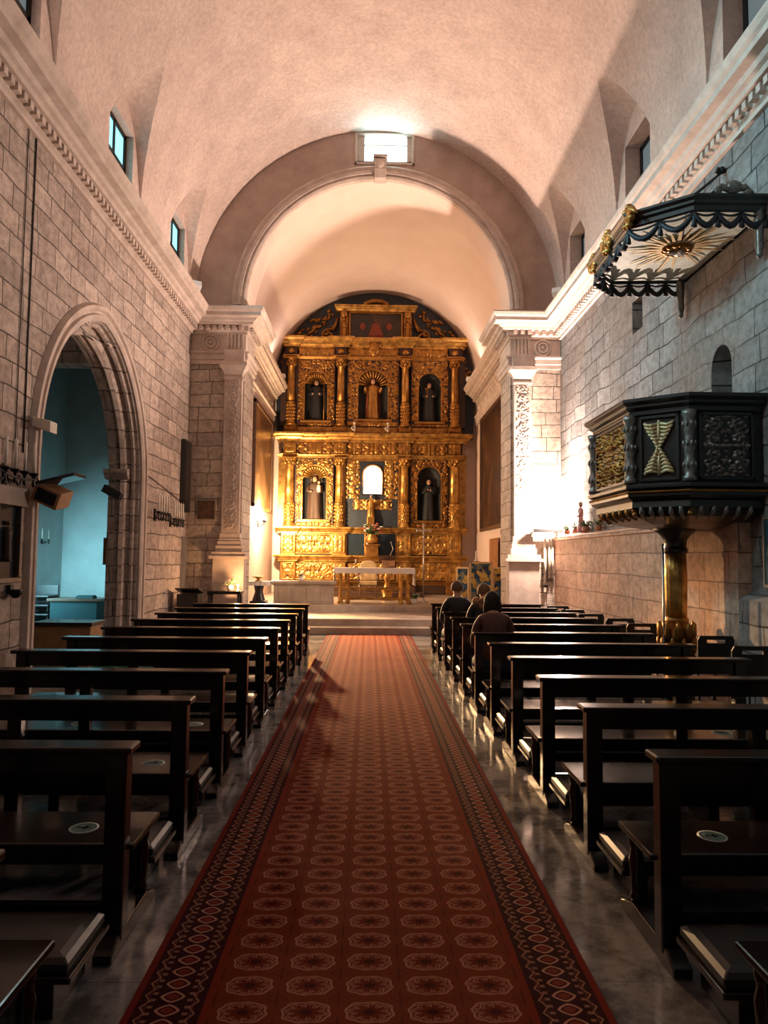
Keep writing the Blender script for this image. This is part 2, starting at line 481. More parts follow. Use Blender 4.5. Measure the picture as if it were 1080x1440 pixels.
def arch_pts(w, spring, rise, n=16, base=None, cx=0., pointed=False):
    """outline of an arched opening, counter-clockwise from the lower left"""
    pts = []
    if base is not None: pts += [(cx-w, base), (cx+w, base)]
    if pointed:
        c = (rise*rise-w*w)/(2*w); Rr = w+c
        a1 = math.acos(c/Rr)
        for i in range(n+1):
            a = a1*i/n; pts.append((cx-c+Rr*math.cos(a), spring+Rr*math.sin(a)))
        for i in range(n-1, -1, -1):
            a = a1*i/n; pts.append((cx+c-Rr*math.cos(a), spring+Rr*math.sin(a)))
    else:
        for i in range(2*n+1):
            a = PI*i/(2*n); pts.append((cx+w*math.cos(a), spring+rise*math.sin(a)))
    return pts
# ------------------------------------------------------------------ the building
XL, XR, XC = -4.17, 4.42, .125
YB, YE = -4.0, 16.5                  # nave from back wall to chancel arch
ZS = 7.5; VA, VB = 4.3, 4.4          # vault springing and half axes
AX, AR, AZ = .16, 3.11, 7.56         # chancel arch centre, radius, springing height
CL, CR = -3.25, 3.57; YC = 24.0      # chancel walls and back wall
PZ = .48                             # chancel floor
LUN = [14.9, 11.45, 8.0, 4.55, 1.1]; LW = 1.02

# floor
struct('floor', MB().box(-10, XR+.4, YB-.4, 25, -.12, 0), M['floor'])
fl = MB(); fl.box(CL-.1, CR+.1, 17.9, YC+.4, 0, PZ)
struct('floor', fl, M['step'], bevel=.015)
st = MB(); st.box(-2.72, 3.04, 15.95, 17.95, 0.001, .32)
struct('chancel_step', st, M['step'], bevel=.018)
st = MB(); st.box(-2.72, 3.04, 15.65, 15.97, 0.001, .16)
struct('chancel_step', st, M['step'], bevel=.018)

fx = lambda X0: (lambda u, v, w: (X0+w, u, v))       # plate in a plane X = const
fyp = lambda Y0: (lambda u, v, w: (u, Y0+w, v))      # plate in a plane Y = const

# side walls with their openings
wl = MB()
outer = [(YB, 0)]
ar = arch_pts(2.0, 3.0, 2.28, 14, 0, 10.95, True)
pts = [(YB, 0)] + [(ar[0][0], 0)] + ar[2:][::-1] + [(ar[1][0], 0), (YE+.3, 0), (YE+.3, ZS), (YB, ZS)]
wl.plate(pts, [], -.45, 0, fx(XL))
struct('wall_left', wl, M['stone_left'])
wr = MB()
niche = arch_pts(.26, 4.12, .30, 8, 3.45, 8.76)
slot = [(11.3, 5.5), (11.75, 5.5), (11.75, 6.05), (11.3, 6.05)]
wr.plate([(YB, 0), (YE+.3, 0), (YE+.3, ZS), (YB, ZS)], [niche, slot], 0, .45, fx(XR))
wr.box(XR+.40, XR+.46, 8.4, 9.2, 3.4, 4.5); wr.box(XR+.40, XR+.46, 11.2, 11.9, 5.4, 6.1)
struct('wall_right', wr, M['stone_right'])
# lower ashlar facing of the right wall, with its ledge
lw = MB(); lw.prism([(XR-.16, 0), (XR+.02, 0), (XR+.02, 2.24), (XR-.10, 2.22), (XR-.19, 2.19), (XR-.19, 2.12), (XR-.16, 2.10)], 8.15, YE, 0, lambda u, v, w: (u, w, v))
struct('wall_right', lw, M['stone_low'])
lw = MB(); lw.prism([(XR-.16, 0), (XR+.02, 0), (XR+.02, 1.36), (XR-.16, 1.25)], YB, 8.15, 0, lambda u, v, w: (u, w, v))
struct('wall_right', lw, M['stone_right'])
struct('wall_back', MB().plate([(XL-.4, 0), (XR+.4, 0), (XR+.4, 12.4), (XL-.4, 12.4)], [[(-2.6, 2.6), (2.9, 2.6), (2.9, 6.4), (-2.6, 6.4)]], -.5, 0, fyp(YB)), M['stone_end'])

# chancel arch wall
aw = MB(); n = 40
o = [(XL-.35, 0), (AX-AR, 0)]
o += [(AX-AR*math.cos(PI*k/n), AZ+AR*math.sin(PI*k/n)) for k in range(n+1)]
o += [(AX+AR, 0), (XR+.4, 0), (XR+.4, 12.3), (XL-.35, 12.3)]
win = [(-.40, 11.12), (.92, 11.12), (.92, 11.86), (-.40, 11.86)]
aw.plate(o, [win], 0, 1.0, fyp(YE))
# upper part plastered, lower part ashlar: material by height
struct('wall_end', aw, M['plaster_in'])
up = MB()
o2 = [(AX-AR*math.cos(PI*k/n)*1.0, AZ+AR*math.sin(PI*k/n)) for k in range(n+1)]
vo = [(XC+(VA+.25)*math.cos(PI*k/n), ZS+(VB+.25)*math.sin(PI*k/n)) for k in range(n+1)]
up.plate([(AX-AR, 7.30)]+o2+[(AX+AR, 7.30), (XR+.3, 7.30)]+vo+[(XL-.3, 7.30)], [win], -.025, 0.0, fyp(YE-.002))
struct('wall_end', up, M['plaster_arch'])
# archivolt moulding on the face of the arch
av = MB(); prof = [(0, 0), (0, -.10), (.05, -.13), (.10, -.10), (.13, -.14), (.20, -.14), (.23, -.09), (.30, -.11), (.35, -.07), (.36, 0)]
rings = [[(AX-(AR-.005+r)*math.cos(PI*k/60), YE-.02+d, AZ-.25+(.25 if 0 < k < 60 else .25)+(AR-.005+r)*math.sin(PI*k/60)) for r, d in prof] for k in range(61)]
av.loft(rings, 0, False)
struct('trim_1', av, M['moulding'])
ks = MB(); ks.prism([(0, 10.62), (-.20, 10.66), (-.26, 10.85), (-.22, 11.12), (-.10, 11.2), (0, 11.2)], .02, .30, 0, lambda u, v, w: (w, YE+u, v))
ks.ell((.16, YE-.26, 10.95), (.10, .05, .08), 12); ks.box(-.01, .33, YE-.24, YE, 11.16, 11.22)
struct('trim_2', ks, M['moulding'], bevel=.01)

# nave vault with lunettes: each strip starts where the lunette cuts it
def th0(Y):
    for L in LUN:
        s_ = abs(Y-L)/LW
        if s_ < 1: return .56*(1-s_**1.25)**.62
    return 0.
def vp(t): return (XC+VA*math.cos(t), ZS+VB*math.sin(t))
ys = sorted(set([YB-.1, YE+.05]+[round(YB+.5*k, 3) for k in range(1, 41)]+[round(L+LW*e*(1-q), 4) for L in LUN for e in (-1, 1) for q in [0, .02, .06, .12, .2, .3, .4, .5, .6, .7, .8, .9, 1.]]))
NV = 56; rings = []
for Y in ys:
    a = th0(Y); rings.append([(vp(a+(PI-2*a)*k/NV)[0], Y, vp(a+(PI-2*a)*k/NV)[1]) for k in range(NV+1)])
va = MB(); va.loft(rings, 0, True, False, False)
struct('ceiling', va, M['plaster'])
def zwall(s_): return ZS-.2+2.05*(1-abs(s_)**2.0)**.5
for side in (-1, 1):
    lu = MB(); XW = XL if side < 0 else XR
    for L in LUN:
        ss = [-1, -.97, -.9, -.8, -.65, -.5, -.35, -.2, -.1, 0, .1, .2, .35, .5, .65, .8, .9, .97, 1]
        rows = []
        for s_ in ss:
            Y = L+s_*LW; t = th0(Y) if abs(s_) < 1 else 0
            t = t if side > 0 else PI-t
            x1, z1 = vp(t); zw = max(zwall(s_), ZS-.2)
            zw = min(zw, z1+0) if abs(s_) > .97 else zw
            rows.append([(x1, Y, z1), ((x1+XW)/2, Y, (z1+zw)/2+.03*(1-abs(s_))), (XW, Y, zw)])
        lu.loft(rows, 0, True, False, False)
    struct('ceiling', lu, M['plaster'])
    ty = MB()
    hs = [[(L-.55, 7.7), (L+.55, 7.7), (L+.55, 8.92), (L-.55, 8.92)] for L in LUN]
    ty.plate([(YB, 7.2), (YE, 7.2), (YE, 9.6), (YB, 9.6)], hs, 0, .34, lambda u, v, w: (XW+w*side, u, v))
    struct('wall_left' if side < 0 else 'wall_right', ty, M['plaster'])
# clerestory windows: iron frame with two by three lights
wn = 0
for side in (-1, 1):
    XW = (XL if side < 0 else XR)
    for L in LUN[:3]:
        wn += 1
        dp = .12 if side < 0 else .26
        f = MB(); xa, xb = sorted((XW+side*dp, XW+side*(dp+.05)))
        y0, y1, z0, z1 = L-.56, L+.56, 7.62, 8.94
        f.box(xa, xb, y0, y0+.10, z0, z1); f.box(xa, xb, y1-.10, y1, z0, z1)
        f.box(xa, xb, y0, y1, z0, z0+.10); f.box(xa, xb, y0, y1, z1-.10, z1)
        for q in (1/2,): f.box(xa, xb, y0+(y1-y0)*q-.035, y0+(y1-y0)*q+.035, z0, z1)
        f.box(xa, xb, y0, y1, 8.27, 8.34)
        fo = struct('window_%d' % wn, f, M['iron'], bevel=.006)
        g = MB(); xc_ = XW+side*(dp+.03); g.box(xc_-.006, xc_+.006, y0+.02, y1-.02, z0+.02, z1-.02)
        g.build('pane', M['day'] if side < 0 and L > 9 else M['day_dim'], fo)
# window above the arch
f = MB()
for a in ((-.40, -.22, 11.12, 11.88), (.80, .92, 11.12, 11.88)): f.box(a[0], a[1], YE+.10, YE+.2, a[2], a[3])
f.box(-.40, .92, YE+.10, YE+.2, 11.12, 11.24); f.box(-.22, .80, YE+.12, YE+.18, 11.64, 11.665)
fo = struct('window_7', f, M['moulding'], bevel=.01)
MB().box(-.24, .82, YE+.20, YE+.23, 11.22, 11.86).build('pane', M['day_hi'], fo)
fr_ = MB()
for a in ((-.46, -.40, 11.06, 11.84), (.92, .98, 11.06, 11.84), (-.46, .98, 11.06, 11.12)): fr_.box(a[0], a[1], YE-.06, YE+.02, a[2], a[3])
struct('trim_3', fr_, M['moulding'], bevel=.01)
# unseen window behind the camera, added as a cool frontal fill
f = MB()
for k in range(6): f.box(-2.6+1.1*k-.03, -2.6+1.1*k+.03, YB-.2, YB-.12, 2.6, 6.4)
for k in range(5): f.box(-2.6, 2.9, YB-.2, YB-.12, 2.6+.95*k-.03, 2.6+.95*k+.03)
fo = struct('window_8', f, M['iron'])
MB().box(-2.6, 2.9, YB-.26, YB-.22, 2.6, 6.4).build('pane', M['day_dim'], fo)

# cornice all round, with dentils; frieze and architrave on the arch piers and in the chancel
def cor_path(side):
    xw = XL if side < 0 else XR; xj = AX-AR+.02 if side < 0 else AX+AR-.02; xc_ = CL if side < 0 else CR
    return [(xw, YB), (xw, YE-.22), (xj, YE-.22), (xj, YE+1.02), (xc_, YE+1.02), (xc_, 23.42)]
PROF = [(0, 6.80), (.05, 6.80), (.05, 6.86), (.09, 6.88), (.09, 6.99), (.20, 7.0), (.22, 7.05), (.27, 7.07), (.30, 7.12), (.41, 7.14), (.41, 7.22), (.45, 7.25), (.48, 7.31), (.48, 7.34), (0, 7.36)]
PF = [(0, 6.10), (.05, 6.10), (.05, 6.20), (.08, 6.21), (.08, 6.32), (.12, 6.35), (.12, 6.39), (.02, 6.40), (.02, 6.81), (0, 6.81)]
def dent(mb, p0, p1, side):
    d = Vector(p1)-Vector(p0); L = d.length; d.normalize(); nn = Vector((d.y, -d.x))*(1 if side < 0 else -1)
    k = int(L/.15)
    for i in range(k):
        c = Vector(p0)+d*((i+.5)*L/k)
        a = c-d*.042; b = c+d*.042
        q0, q1, q2, q3 = a+nn*.08, b+nn*.08, b+nn*.17, a+nn*.17
        vs = [(q.x, q.y, z) for z in (6.89, 6.98) for q in (q0, q1, q2, q3)]
        mb.add(vs, [(3,2,1,0),(4,5,6,7),(0,1,5,4),(1,2,6,5),(2,3,7,6),(3,0,4,7)])
tn = 4
for side in (-1, 1):
    c = MB(); p = cor_path(side); c.sweep(p, PROF, 1 if side < 0 else -1)
    dent(c, p[0], p[1], side)
    a = Vector(p[1]); dent(c, (p[1][0]-side*.17, p[1][1]), (p[2][0], p[2][1]), side)
    dent(c, p[2], p[3], side); dent(c, (p[4][0], p[4][1]+.17), p[5], side)
    struct('trim_%d' % tn, c, M['moulding']); tn += 1
    c = MB(); c.sweep(p[1:], PF, 1 if side < 0 else -1)
    # chancel frieze carving
    xx = p[5][0]
    for k in range(8):
        yy = 18.1+k*.68
        c.ell((xx-side*.02, yy, 6.6), (.05, .13, .13), 10)
        c.ell((xx-side*.03, yy, 6.6), (.07, .05, .05), 8)
        for e in (-1, 1): c.ell((xx-side*.02, yy+.34, 6.6+e*.09), (.04, .12, .05), 8)
    # rosette and triglyph on the pier frieze
    xm = -3.72 if side < 0 else 4.0; yf = YE-.24
    for r_, dd in ((.18, .05), (.11, .06)):
        c.tube([(xm+r_*math.cos(2*PI*k/24), yf-.01, 6.6+r_*math.sin(2*PI*k/24)) for k in range(24)], .03, 8, closed=True)
    c.ell((xm, yf, 6.6), (.05, .05, .05), 10)
    for k in range(8): c.ell((xm+.145*math.cos(PI*k/4), yf, 6.6+.145*math.sin(PI*k/4)), (.025, .03, .025), 6)
    xp = -3.16 if side < 0 else 3.5
    for k in range(5): c.box(xp-.19+k*.085, xp-.14+k*.085, yf-.03, yf+.03, 6.42, 6.80)
    struct('trim_%d' % tn, c, M['moulding'], bevel=.004); tn += 1

# piers of the arch: ashlar body, pedestal, carved pilaster, capital
for side in (-1, 1):
    xw = XL if side < 0 else XR; xj = AX-AR+.02 if side < 0 else AX+AR-.02
    b = MB(); a0, a1 = sorted((xw, xj)); b.box(a0, a1, YE-.20, YE+1.0, 0, 6.12)
    struct('wall_end', b, M['stone_end'])
    c = MB(); xp = -3.155 if side < 0 else 3.505; y0 = YE-.22
    w = .40
    c.box(xp-w, xp+w, y0-.28, y0+.1, 0, .22); c.box(xp-w+.05, xp+w-.05, y0-.24, y0+.1, .22, 1.62)
    c.box(xp-w-.03, xp+w+.03, y0-.31, y0+.1, 1.62, 1.69); c.box(xp-w+.02, xp+w-.02, y0-.27, y0+.1, 1.69, 1.78)
    for z0, z1, e in ((1.78, 1.92, .30), (1.92, 2.02, .27), (2.02, 2.08, .25), (2.08, 2.2, .23)):
        c.box(xp-e, xp+e, y0-.13-(e-.22), y0+.1, z0, z1)
    c.box(xp-.20, xp+.20, y0-.13, y0+.1, 2.2, 5.75)
    for s_, (e, z0, z1) in enumerate(((.22, 5.72, 5.78), (.21, 5.78, 5.82))): c.box(xp-e, xp+e, y0-.13-(e-.2), y0+.1, z0, z1)
    c.loft([[(xp-e, y0+.1, z), (xp+e, y0+.1, z), (xp+e, y0-.13-(e-.2), z), (xp-e, y0-.13-(e-.2), z)] for e, z in ((.20, 5.82), (.24, 5.92), (.30, 6.0), (.32, 6.03), (.32, 6.12))], 0, False)
    c.box(xp-.24, xp+.24, y0-.16, y0+.02, 6.12, 6.42)
    struct('trim_%d' % tn, c, M['moulding'], bevel=.008); tn += 1
    c = MB(); carve(c, .30, 3.4, 11 if side < 0 else 12, lambda u, v, h: (xp+u, y0-.131-h, 4.0+v), .034 if side < 0 else .024, .016, .22, m_lo=0)
    struct('trim_%d' % tn, c, M['moulding']); tn += 1

# chancel walls, vault and end wall
for side in (-1, 1):
    xc_ = CL if side < 0 else CR
    b = MB(); a0, a1 = sorted((xc_, xc_+side*.4)); b.box(a0, a1, YE+1.0, YC+.3, 0, 7.6)
    struct('wall_chancel_left' if side < 0 else 'wall_chancel_right', b, M['plaster_in'])
cv = MB(); cx = (CL+CR)/2; ca = (CR-CL)/2+.02
cv.loft([[(cx+ca*math.cos(PI*k/48), Y, 7.34+3.38*math.sin(PI*k/48)) for k in range(49)] for Y in (YE+.98, 18.5, 20, 21.5, 23, YC+.3)], 0, True, False, False)
struct('ceiling', cv, M['plaster_in'])
struct('wall_chancel_back', MB().box(CL-.2, CR+.2, YC, YC+.3, 0, 11.2), M['plaster_in'])

# pointed side arch: moulded archivolt and deep two-order reveal
am = MB()
def arch_ring(w, rise, dx): return [(XL+dx, y, z) for y, z in arch_pts(w, 3.0, rise, 16, 0, 10.95, True)[2:]]
def full_path(w, rise):
    a = arch_pts(w, 3.0, rise, 16, None, 10.95, True); return [(10.95+w, 0.0)]+a+[(10.95-w, 0.0)]
prof = [(0, -.03), (0, .03), (.04, .06), (.09, .06), (.11, .02), (.15, .02), (.17, .07), (.23, .07), (.25, .03), (.28, -.02)]
paths = [(full_path(2.0+o_, 2.28+o_*1.0), d_) for o_, d_ in prof]
am.loft([[(XL+d_, p[k][0], p[k][1]) for p, d_ in paths] for k in range(len(paths[0][0]))], 0, False)
struct('trim_%d' % tn, am, M['moulding']); tn += 1
am = MB()
prof = [(.03, .02), (-.02, -.02), (-.02, -.07), (-.07, -.09), (-.08, -.13), (-.04, -.16), (-.08, -.20), (-.16, -.23), (-.20, -.29), (-.15, -.33), (-.20, -.37), (-.20, -.50), (.03, -.50)]
paths = [(full_path(2.0+o_, 2.28+o_), d_) for o_, d_ in prof]
am.loft([[(XL+d_, p[k][0], p[k][1]) for p, d_ in paths] for k in range(len(paths[0][0]))], 0, False)
struct('trim_%d' % tn, am, M['stone_left']); tn += 1
for e in (-1, 1):
    im = MB(); yy = 10.95+e*1.86
    im.sweep([(XL-.54, 0), (XL-.12, 0)], [(0, 3.02), (.06, 3.04), (.10, 3.10), (.14, 3.13), (.14, 3.20), (0, 3.22)], 1 if e > 0 else -1)
    for k, v in enumerate(im.v): im.v[k] = (v[0], yy-.10*e+v[1], v[2])
    struct('trim_%d' % tn, im, M['stone_left'], bevel=.01); tn += 1

# side chapel beyond the arch
CHX = -6.66
struct('wall_chapel_left', MB().box(CHX-.2, CHX, 6.0, 16.2, 0, 7.5), M['teal_wall'])
struct('wall_chapel_end', MB().box(CHX-.2, XL-.4, 15.6, 15.8, 0, 7.5), M['teal_wall'])
struct('wall_chapel_back', MB().box(CHX-.2, XL-.4, 6.0, 6.2, 0, 7.5), M['teal_wall'])
cf = MB(); cf.loft([[(-5.5+1.25*math.cos(PI*k/16), Y, 5.7+1.2*math.sin(PI*k/16)) for k in range(17)] for Y in (6.0, 9, 12, 15.7)], 0, True, False, False)
struct('ceiling', cf, M['teal_wall'])
cf = MB(); cf.box(CHX, XL-.44, 11.9, 12.25, 4.9, 7.2); struct('trim_%d' % tn, cf, M['stone_left']); tn += 1
# ------------------------------------------------------------------ pews
L_ = 2.0
def make_pew():
    t = thing('pew', 'x', 'pew', (0,0,0), 0, None)
    h = L_/2
    MB().box(-h-.02, h+.02, -.085, .05, .842, .872).build('top_rail', M['pew'], t, bevel=.008)
    MB().box(-h+.08, h-.08, -.015, .02, .735, .845).build('back_panel', M['pew'], t, bevel=.004)
    for e in (-1, 1):
        p = MB(); x = e*(h-.055)
        p.box(x-.045, x+.045, -.04, .04, .05, .845); p.build('end_post', M['pew'], t, bevel=.006)
        f = MB(); f.prism([(-.14, 0), (-.14, .035), (-.06, .08), (.34, .085), (.42, .06), (.47, .04), (.47, 0)], x-.04, x+.04, 0, lambda u, v, w: (w, u, v))
        f.build('foot_runner', M['pew'], t, bevel=.006)
        g = MB(); g.lathe([(.028, .08), (.034, .10), (.024, .12), (.03, .20), (.036, .27), (.026, .32), (.034, .34), (.036, .395)], (x, .36, 0), 12)
        g.build('turned_leg', M['pew'], t)
    MB().box(-h+.08, h-.08, -.016, .016, .15, .195).build('lower_rail', M['pew'], t, bevel=.004)
    s = MB(); s.box(-h-.01, h+.01, .03, .43, .40, .428)
    s.build('seat', M['pew'], t, bevel=.008)
    s = MB(); s.box(-h+.10, h-.10, .345, .375, .325, .40); s.box(-h+.08, h-.08, .035, .06, .335, .40)
    s.build('seat_apron', M['pew'], t, bevel=.003)
    k = MB(); k.box(-h+.03, h-.03, -.52, -.13, .145, .172); kb = k.build('kneeler_board', M['pew'], t, bevel=.005)
    for i in range(4):
        a = -h+.04+i*(L_-.08)/4; b = a+(L_-.08)/4-.006
        c = MB(); rings = []
        for z, ins in ((.172, .012), (.185, 0), (.212, .0), (.228, .018), (.233, .05)):
            rings.append([(x, y, z) for x, y in ((a+ins, -.51+ins), (b-ins, -.51+ins), (b-ins, -.14-ins), (a+ins, -.14-ins))])
        c.loft(rings, 0, False)
        c.build('kneeler_cushion', M['pad'], kb, bevel=.007)
    for x in (-h+.14, 0, h-.14):
        MB().box(x-.035, x+.035, -.48, -.18, 0, .146).build('kneeler_leg', M['pew'], t, bevel=.004)
    p = MB(); p.box(-.04, .04, -.03, .03, .19, .745); p.build('middle_post', M['pew'], t, bevel=.005)
    return t
pew0 = make_pew(); used = []
ordn = ['', 'second', 'third', 'fourth', 'fifth', 'sixth', 'seventh', 'eighth', 'ninth', 'tenth']
def put_pew(x, y, label, group):
    if not used:
        pew0.location = (x, y, 0); pew0['label'] = label; pew0['group'] = group; used.append(1); return pew0
    return dup(pew0, (x, y, 0), 0, label, group)
LY = [2.03]+[3.21+1.02*i for i in range(10)]
RY = [2.02]+[3.11+.985*i for i in range(11)]
for s_, ys_, nm in ((-1, LY, 'left'), (1, RY, 'right')):
    for i, y in enumerate(ys_):
        if i == 0: lb = 'dark wooden pew cut off at the bottom %s corner of the photo' % nm
        elif i == 1: lb = 'nearest dark wooden pew %s of the red carpet seen with its whole back' % nm
        elif i == len(ys_)-1: lb = 'last dark wooden pew %s of the carpet, closest to the altar steps' % nm
        elif i == len(ys_)-2: lb = 'dark wooden pew %s of the carpet, second back from the altar steps' % nm
        else: lb = '%s dark wooden pew from the camera on the %s of the red carpet' % (ordn[i], nm)
        x = -2.03 if s_ < 0 else 2.25-.010*i
        if s_ < 0 and i in (5, 6): x = -2.03
        put_pew(x, y, lb, 'pews %s of the carpet' % nm)

# round seat markers stuck on the benches
def make_marker(x, y, lb):
    m = MB(); m.lathe([(.001, .428), (.066, .428), (.066, .4300), (.001, .4302)], (0,0,0), 28)
    m.lathe([(.055, .4302), (.058, .4302), (.058, .4308), (.055, .4308)], (0,0,0), 28, 1)
    m.box(-.030, .030, -.006, .006, .4302, .4308, 1); m.box(.004, .014, -.024, .024, .4302, .4308, 1)
    m.lathe([(.001, .4302), (.013, .4302), (.013, .4308), (.001, .4309)], (-.026, .014, 0), 12, 1)
    o = m.build('seat_marker', [M['sticker'], M['sticker_ink']], None, (x, y, 0))
    tag(o, lb, 'sticker', 'round seat markers on the pews'); return o
for x, y, lb in [(-1.31, 3.42, 'round white seat marker on the nearest pew left of the carpet'),
                 (-1.30, 4.46, 'right-hand round white seat marker on the second pew left of the carpet'),
                 (-2.15, 5.47, 'farther left round white seat marker on the third pew left of the carpet'),
                 (-1.30, 5.47, 'round white seat marker at the aisle end of the third left pew'),
                 (-1.95, 6.50, 'round white seat marker mid-bench on the fourth left pew'),
                 (1.60, 3.34, 'round white seat marker on the nearest pew right of the carpet'),
                 (2.62, 5.30, 'round white seat marker on the third pew right of the carpet')]:
    make_marker(x, y, lb)

# ------------------------------------------------------------------ carpet
c = MB(); c.box(-.905, .905, -8.6, 8.0, 0, .012)
tag(c.build('carpet_runner', M['carpet'], None, (.022, 7.62, 0.001), bevel=.003), 'long red patterned carpet running up the aisle to the altar steps', 'carpet')

# ------------------------------------------------------------------ chairs along the right wall
def make_chair():
    t = thing('stacking_chair', 'x', 'chair', group='black chairs along the right wall')
    b = MB(); b.plate([(-.20, .50), (.20, .50), (.215, .78), (.19, .83), (-.19, .83), (-.215, .78)], [[(-.11, .745), (.11, .745), (.11, .785), (-.11, .785)]], -.012, .012, lambda u, v, w: (u, -.20+w-(v-.5)*.12, v))
    b.build('backrest', M['plastic'], t, bevel=.006)
    MB().box(-.21, .21, -.20, .22, .43, .46).build('seat', M['plastic'], t, bevel=.015)
    for sx in (-1, 1):
        MB().tube([(sx*.19, -.21, .50), (sx*.195, -.19, .44), (sx*.205, -.25, 0)], .012, 8).build('leg', M['iron'], t)
        MB().tube([(sx*.19, .18, .44), (sx*.205, .23, 0)], .012, 8).build('leg', M['iron'], t)
    return t
ch0 = make_chair()
for i, (x, y, lb) in enumerate([
        (3.93, 7.5, 'black slotted chair at the right edge of the photo below the pulpit'),
        (4.02, 8.45, 'black slotted chair just right of the gilded pulpit column'),
        (3.74, 9.95, 'black slotted chair left of the pulpit column, nearest to it'),
        (3.72, 10.75, 'black slotted chair second left from the pulpit column'),
        (3.55, 11.6, 'black slotted chair third left from the pulpit column'),
        (3.50, 12.45, 'black slotted chair fourth left from the pulpit column'),
        (3.50, 13.4, 'black slotted chair by the right wall farthest from the camera')]):
    if i == 0: ch0.location = (x, y, 0); ch0['label'] = lb
    else: dup(ch0, (x, y, 0), 0, lb)

# ------------------------------------------------------------------ people
def skin_mesh(name, verts, edges, mat, parent, sub=2):
    me = bpy.data.meshes.new(name); me.from_pydata([v[0] for v in verts], edges, [])
    o = bpy.data.objects.new(name, me); COL.objects.link(o); me.materials.append(mat)
    if parent: o.parent = parent
    m = o.modifiers.new('Skin', 'SKIN'); m.use_smooth_shade = True
    for i, v in enumerate(verts):
        r = v[1]; me.skin_vertices[0].data[i].radius = r if isinstance(r, tuple) else (r, r)
        me.skin_vertices[0].data[i].use_root = (i == 0)
    s_ = o.modifiers.new('Sub', 'SUBSURF'); s_.levels = sub; s_.render_levels = sub
    return o
def seated(label, loc, rz, hair, coat, lean=.06, hood=None, bald=False, scale=1., longhair=False, headtilt=.03):
    t = thing('person', label, 'person', loc, rz)
    ln = lean
    V = [((0,0,.53), (.16,.13)), ((0,ln*.2,.70), (.15,.115)), ((0,ln*.7,.90), (.165,.12)), ((0,ln*1.2,1.03), (.11,.09)),
         ((0,ln*1.6,1.09), .058), ((0,ln*1.9,1.135), .062), ((0,ln*1.9+headtilt,1.20), (.078,.095)), ((0,ln*1.9+headtilt,1.255), (.072,.088)), ((0,ln*1.9+headtilt+.098,1.195), .014)]
    E = [(0,1),(1,2),(2,3),(3,4),(4,5),(5,6),(6,7),(6,8)]
    for sx in (-1, 1):
        b = len(V)
        V += [((sx*.13,ln*1.1,1.0), .062), ((sx*.185,ln*1.0,.93), .052), ((sx*.22,.12,.74), .042), ((sx*.13,.33,.64), .032), ((sx*.09,.39,.63), (.035,.02))]
        E += [(3,b),(b,b+1),(b+1,b+2),(b+2,b+3),(b+3,b+4)]
        for q in range(4):
            k = len(V); o_ = (q-1.5)*.019
            V += [((sx*.07+sx*.0,.42,.63+o_), .009), ((sx*.045,.455,.625+o_), .009), ((sx*.02,.46,.615+o_), .008)]
            E += [(b+4,k),(k,k+1),(k+1,k+2)]
        k = len(V); V += [((sx*.08,.37,.67), .011), ((sx*.06,.40,.69), .010)]; E += [(b+4,k),(k,k+1)]
        b = len(V)
        V += [((sx*.10,.04,.51), .10), ((sx*.12,.26,.51), .085), ((sx*.13,.45,.49), .066), ((sx*.13,.46,.28), .055), ((sx*.13,.44,.10), .04), ((sx*.135,.50,.05), .04), ((sx*.14,.60,.035), .03)]
        E += [(0,b)]+[(b+q,b+q+1) for q in range(6)]
    skin_mesh('body', V, E, M['skin'], t)
    # coat: torso, shoulders and sleeves
    V = [((0,-.01,.50), (.175,.15)), ((0,ln*.2-.01,.68), (.165,.135)), ((0,ln*.7-.01,.90), (.17,.13)), ((0,ln*1.15-.01,1.03), (.115,.095)), ((0,ln*1.5-.01,1.095), (.082,.082))]
    E = [(0,1),(1,2),(2,3),(3,4)]
    for sx in (-1, 1):
        b = len(V); V += [((sx*.135,ln*1.1-.01,1.0), .076), ((sx*.19,ln,.93), .068), ((sx*.225,.11,.74), .058), ((sx*.14,.31,.645), .048)]
        E += [(3,b),(b,b+1),(b+1,b+2),(b+2,b+3)]
    skin_mesh('coat', V, E, coat, t)
    # trousers and shoes
    V = [((0,0,.50), (.17,.12))]; E = []
    for sx in (-1, 1):
        b = len(V); V += [((sx*.10,.06,.51), .112), ((sx*.12,.27,.51), .098), ((sx*.13,.46,.485), .08), ((sx*.13,.465,.28), .068), ((sx*.13,.45,.09), .06)]
        E += [(0,b)]+[(b+q,b+q+1) for q in range(4)]
    skin_mesh('trousers', V, E, M['denim'], t)
    for sx in (-1, 1):
        s_ = MB(); s_.loft([[(sx*.135+w_*math.cos(a), y, max(.0, z+h_*math.sin(a))) for a in [2*PI*k/12 for k in range(12)]] for y, w_, h_, z in ((.38,.02,.03,.05),(.40,.042,.06,.06),(.48,.048,.06,.06),(.58,.05,.045,.045),(.65,.035,.03,.03),(.67,.01,.01,.02))])
        s_.build('shoe', M['pad'], t)
    # hair, face details
    hy = ln*1.9+headtilt; hc = Vector((0, hy, 1.222))
    h_ = MB()
    def hp(a, b):
        th = a*PI*(.62 if not bald else .5); ph = b*2*PI
        f_ = 1+.03*math.sin(9*ph+5*th)
        cut = .62 if math.sin(ph) > .3 else 1.
        th *= cut
        return (hc.x+.098*math.sin(th)*math.cos(ph)*f_, hc.y-.008+.113*math.sin(th)*math.sin(ph)*f_, hc.z+.118*math.cos(th)+(.0 if not longhair else -.1*max(0, a-.7)))
    if bald:
        h_.grid(lambda a, b: (hc.x+.092*math.sin(PI*(.42+.34*a))*math.cos(PI+PI*b)*1.02, hc.y+.004+.108*math.sin(PI*(.42+.34*a))*math.sin(PI+PI*b), hc.z+.118*math.cos(PI*(.42+.34*a))), 6, 24)
    else: h_.grid(hp, 10, 26)
